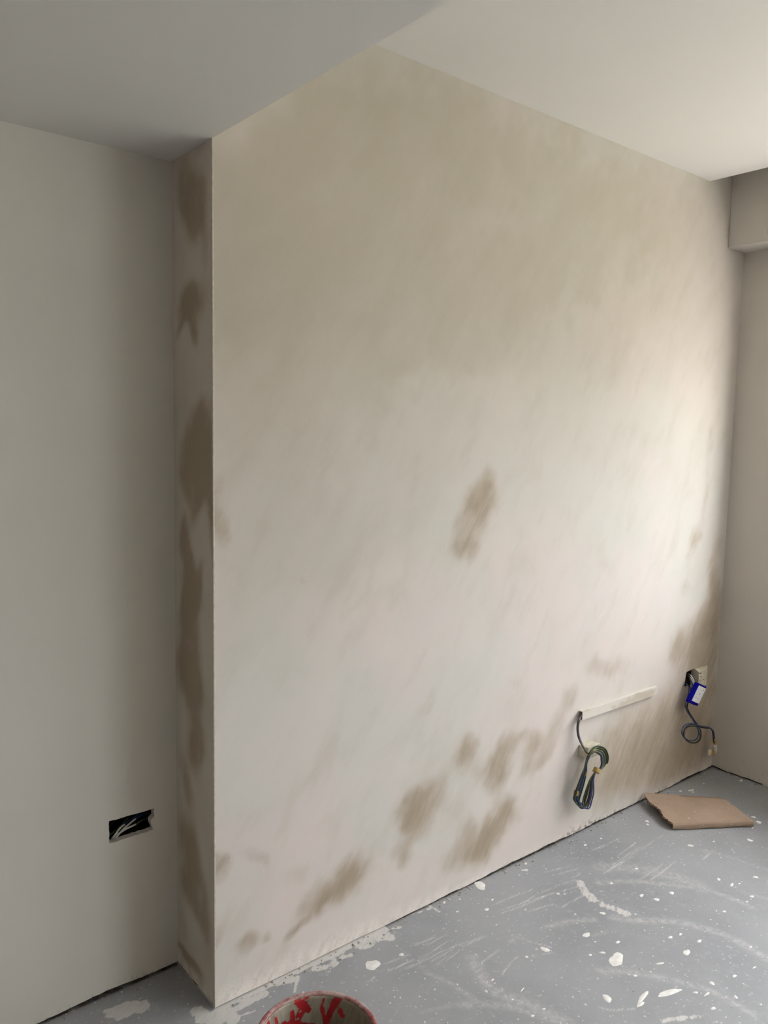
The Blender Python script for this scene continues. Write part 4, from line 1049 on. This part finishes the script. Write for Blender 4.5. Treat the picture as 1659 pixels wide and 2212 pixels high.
boxes('base_channel', [(tx0 - ox, tx1 - ox, -0.0016, -0.0002, 0.001, tz1 - tz0 - 0.001), (tx0 - ox, tx1 - ox, -td + 0.003, -0.0016, 0.0008, 0.0024), (tx0 - ox, tx1 - ox, -td + 0.003, -0.0016, tz1 - tz0 - 0.0024, tz1 - tz0 - 0.0008)], M_WHITE, trunk)
boxes('cover', [(tx0 - ox - 0.001, tx1 - ox, -td, -td + tk, -0.0006, tz1 - tz0 + 0.0006), (tx0 - ox - 0.001, tx1 - ox, -td + tk, -td + 0.008, -0.0006, 0.0006), (tx0 - ox - 0.001, tx1 - ox, -td + tk, -td + 0.008, tz1 - tz0 - 0.0006, tz1 - tz0 + 0.0006)], M_TRUNK, trunk, bevel=0.0004)
boxes('end_cap', [(tx1 - ox, tx1 - ox + 0.022, -0.0165, -0.0002, 0.0, tz1 - tz0)], M_TRUNK, trunk, bevel=0.001)
boxes('open_end', [(tx0 - ox + 0.05, tx0 - ox + 0.06, -td + 0.0025, -0.0022, 0.0027, tz1 - tz0 - 0.0027)], M_SLOT, trunk)

# ---------------------------------------------------------------- hank of wires
co = Vector((1.45, 0, 0.12))
coil = thing('wire_hank', co, 'looped hank of blue, brown and green wires hanging from the trunking end', 'wires')
for P, (ms, st) in zip(COIL_WIRES, (([M_WBROWN], False), ([M_WBLUE], False), ([M_WGREEN, M_WYELLOW], True))):
    tube('wire', P, 0.0025, ms, coil, 8, 5, st, co)
def tape_wrap(name, c, axis, half, rad_a, rad_b, mat, parent, org, nrm=(0, -1, 0)):
    """flattened sleeve of tape round a bundle: axis along the bundle, rad_a across it in the wall plane, rad_b off the wall"""
    ax = Vector(axis).normalized()
    nb = Vector(nrm)
    nb = (nb - ax * nb.dot(ax)).normalized()
    sd = ax.cross(nb)
    V, F = [], []
    n, m_ = 16, 5
    for j in range(m_):
        t = -1 + 2 * j / (m_ - 1)
        for k in range(n):
            a = 2 * math.pi * k / n
            s = 1.0 + 0.05 * math.sin(3 * a + 5 * t)
            V.append(Vector(c) - Vector(org) + ax * (half * t) + sd * (rad_a * s * math.cos(a)) + nb * (rad_b * s * math.sin(a)))
    for j in range(m_ - 1):
        for k in range(n):
            k2 = (k + 1) % n
            F.append((j * n + k, j * n + k2, (j + 1) * n + k2, (j + 1) * n + k))
    F += [tuple(range(n))[::-1], tuple((m_ - 1) * n + k for k in range(n))]
    return mesh_obj(name, V, F, mat, parent, True)
tape_wrap('tape', (1.462, -0.066, 0.2574), (0.6, 0, 0.75), 0.008, 0.0115, 0.013, M_TAPE, coil, co)
tape_wrap('tape', (1.384, -0.040, 0.186), (0.15, 0, 1), 0.0075, 0.0075, 0.009, M_TAPE, coil, co)
tape_wrap('tape', (1.418, -0.052, 0.2505), (0.25, 0, 1), 0.006, 0.0045, 0.006, M_TAPE, coil, co)

# small cream junction box the hank is draped over
jb = thing('junction_box', (1.478, 0, 0.30), 'small cream plastic box on the wall behind the hank of wires', 'box')
b = boxes('body', [(-0.036, 0.034, -0.034, -0.0008, -0.004, 0.036)], M_CREAM, jb, bevel=0.002)
b2 = boxes('lid', [(-0.038, 0.036, -0.040, -0.034, -0.006, 0.038)], M_CREAM, jb, bevel=0.0025)

# ---------------------------------------------------------------- socket on its box, beside the open hole
sx0, sx1, sz0, sz1 = 2.206, 2.304, 0.396, 0.479
sock = thing('wall_socket', ((sx0 + sx1) / 2, 0, sz0), 'cream surface mounted wall socket beside the broken hole near the corner', 'socket')
sox = (sx0 + sx1) / 2
V = [(sx0 - sox, -0.0004, 0), (sx1 - sox, -0.0004, 0), (sx1 - sox, -0.0004, sz1 - sz0), (sx0 - sox, -0.0004, sz1 - sz0),
     (sx0 - sox, -0.008, 0), (sx1 - sox, -0.008, 0), (sx1 - sox, -0.008, sz1 - sz0), (sx0 - sox, -0.008, sz1 - sz0),
     (2.196 - sox, -0.030, 0.010), (2.262 - sox, -0.030, 0.010), (2.262 - sox, -0.030, 0.085), (2.196 - sox, -0.030, 0.078)]
F = [(3, 2, 1, 0), (0, 1, 5, 4), (1, 2, 6, 5), (2, 3, 7, 6), (3, 0, 4, 7), (4, 5, 9, 8), (5, 6, 10, 9), (6, 7, 11, 10), (7, 4, 8, 11), (8, 9, 10, 11)]
b = mesh_obj('body', V, F, M_CREAM, sock)
bm_ = b.modifiers.new('bevel', 'BEVEL')
bm_.width = 0.0012
bm_.segments = 2
boxes('switch', [(2.200 - sox, 2.214 - sox, -0.0315, -0.0302, 0.070, 0.0735)], M_SLOT, sock)
for (a, c, wz, hz) in ((2.213, 0.452, 0.0028, 0.008), (2.206, 0.436, 0.003, 0.003), (2.236, 0.436, 0.003, 0.003)):
    boxes('slot', [(a - sox - wz / 2, a - sox + wz / 2, -0.0313, -0.0302, c - sz0 - hz / 2, c - sz0 + hz / 2)], M_SLOT, sock)

# ---------------------------------------------------------------- loose socket masked with blue tape
bs = thing('loose_socket', (2.150, -0.052, 0.395), 'white socket faceplate edged in blue tape, dangling on its wires', 'socket')
e_u = Vector((0.055, 0.0, -0.0245)).normalized()      # along the short top edge
e_v = Vector((0.058, 0.0, 0.062)).normalized()        # up the long side
e_n = Vector((0, -1, 0))
def skew_box(name, u0, u1, v0, v1, d0, d1, mat, bevel):
    V = []
    for d in (d0, d1):
        for (a, c) in ((u0, v0), (u1, v0), (u1, v1), (u0, v1)):
            V.append(e_u * a + e_v * c + e_n * d)
    F = [(3, 2, 1, 0), (4, 5, 6, 7), (0, 1, 5, 4), (1, 2, 6, 5), (2, 3, 7, 6), (3, 0, 4, 7)]
    o = mesh_obj(name, V, F, mat, bs)
    if bevel:
        m_ = o.modifiers.new('bevel', 'BEVEL')
        m_.width = bevel
        m_.segments = 2
    return o
skew_box('blue_tape', -0.039, 0.034, -0.047, 0.047, -0.012, 0.006, M_BLUETAPE, 0.002)
skew_box('faceplate', -0.029, 0.031, -0.036, 0.038, 0.0055, 0.0085, M_FACE, 0.001)
for (a, c, hu, hv) in ((0.002, 0.004, 0.0012, 0.004), (-0.013, -0.016, 0.0018, 0.0018), (0.006, -0.019, 0.0018, 0.0018), (0.016, 0.026, 0.004, 0.001)):
    skew_box('slot', a - hu, a + hu, c - hv, c + hv, 0.0084, 0.0090, M_SLOT, 0)
bo = Vector((2.150, -0.052, 0.395))
for P, (ms, st) in zip(SOCKET_WIRES, (([M_WWHITE], False), ([M_WWHITE], False), ([M_WBLUE], False))):
    tube('wire', P, 0.0019, ms, bs, 8, 5, st, bo)

# ---------------------------------------------------------------- looped loose wires out of the same hole
lw = thing('looped_wires', (2.20, -0.03, 0.10), 'three loose wires curling in one loop from the hole, ends taped', 'wires')
lo_ = Vector((2.20, -0.03, 0.10))
for P, (ms, st) in zip(LOOP_WIRES, (([M_WBLUE], False), ([M_WBROWN], False), ([M_WGREEN, M_WYELLOW], True))):
    tube('wire', P, 0.0024, ms, lw, 8, 5, st, lo_)
tape_wrap('tape', (2.340, -0.041, 0.145), (0.018, 0, -0.04), 0.012, 0.0085, 0.0075, M_TAPE, lw, lo_)
tape_wrap('tape', (2.351, -0.041, 0.113), (0.013, 0, -0.055), 0.022, 0.0095, 0.0062, M_TAPEW, lw, lo_)['label'] = 'white tape'
tape_wrap('tape', (2.326, -0.041, 0.100), (0.06, 0, -0.016), 0.016, 0.0115, 0.0036, M_TAPE, lw, lo_)
tape_wrap('tape', (2.305, -0.041, 0.105), (0.06, 0, -0.016), 0.014, 0.0125, 0.003, M_TAPEW, lw, lo_)['label'] = 'white tape'

# ---------------------------------------------------------------- cables in the recess hole
hc = thing('hole_cables', ((HX0 + HX1) / 2, D + 0.02, HZ0), 'white-sleeved cables lying inside the rectangular hole in the recess wall', 'cables')
ho = Vector(((HX0 + HX1) / 2, D + 0.02, HZ0))
for col_, L in HOLE_CABLES.items():
    for P in L:
        ms = {'white': [M_WWHITE], 'blue': [M_WBLUE], 'green': [M_WGREEN, M_WYELLOW], 'brown': [M_WBROWN]}[col_]
        tube('sleeve' if col_ == 'white' else 'wire', P, 0.0026 if col_ == 'white' else 0.0021, ms, hc, 8, 5, col_ == 'green', ho)

# ---------------------------------------------------------------- crumbs of plaster along the skirting line
V, F = [], []
rc = random.Random(12)
def crumb(x, y, s):
    base = len(V)
    for (a, b_, c) in ((-1, -1, 0), (1, -1, 0), (1, 1, 0), (-1, 1, 0), (-.6, -.6, 1), (.6, -.7, 1), (.6, .6, 1), (-.7, .6, 1)):
        V.append((x + s * (a + rc.uniform(-.4, .4)), y + s * (b_ + rc.uniform(-.4, .4)), max(0.0002, s * c * rc.uniform(0.6, 1.3))))
    for f in [(0, 3, 2, 1), (4, 5, 6, 7), (0, 1, 5, 4), (1, 2, 6, 5), (2, 3, 7, 6), (3, 0, 4, 7)]:
        F.append(tuple(i + base for i in f))
for _ in range(170):
    crumb(rc.uniform(0.02, 2.3), -abs(rc.gauss(0, 0.018)) - 0.003, rc.uniform(0.0008, 0.0028))
for _ in range(40):
    crumb(W - abs(rc.gauss(0, 0.012)) - 0.003, rc.uniform(-0.33, -0.01), rc.uniform(0.0008, 0.0022))
for _ in range(50):
    crumb(rc.uniform(-0.5, -0.01), D - abs(rc.gauss(0, 0.01)) - 0.003, rc.uniform(0.0008, 0.002))
for _ in range(60):
    crumb(rc.uniform(0.1, 2.1), rc.uniform(-0.8, -0.03), rc.uniform(0.0007, 0.0018))
cr = mesh_obj('plaster_crumbs', V, F, M_CRUMB)
cr['kind'] = 'stuff'
cr['label'] = 'small plaster crumbs scattered along the foot of the walls'
cr['category'] = 'debris'
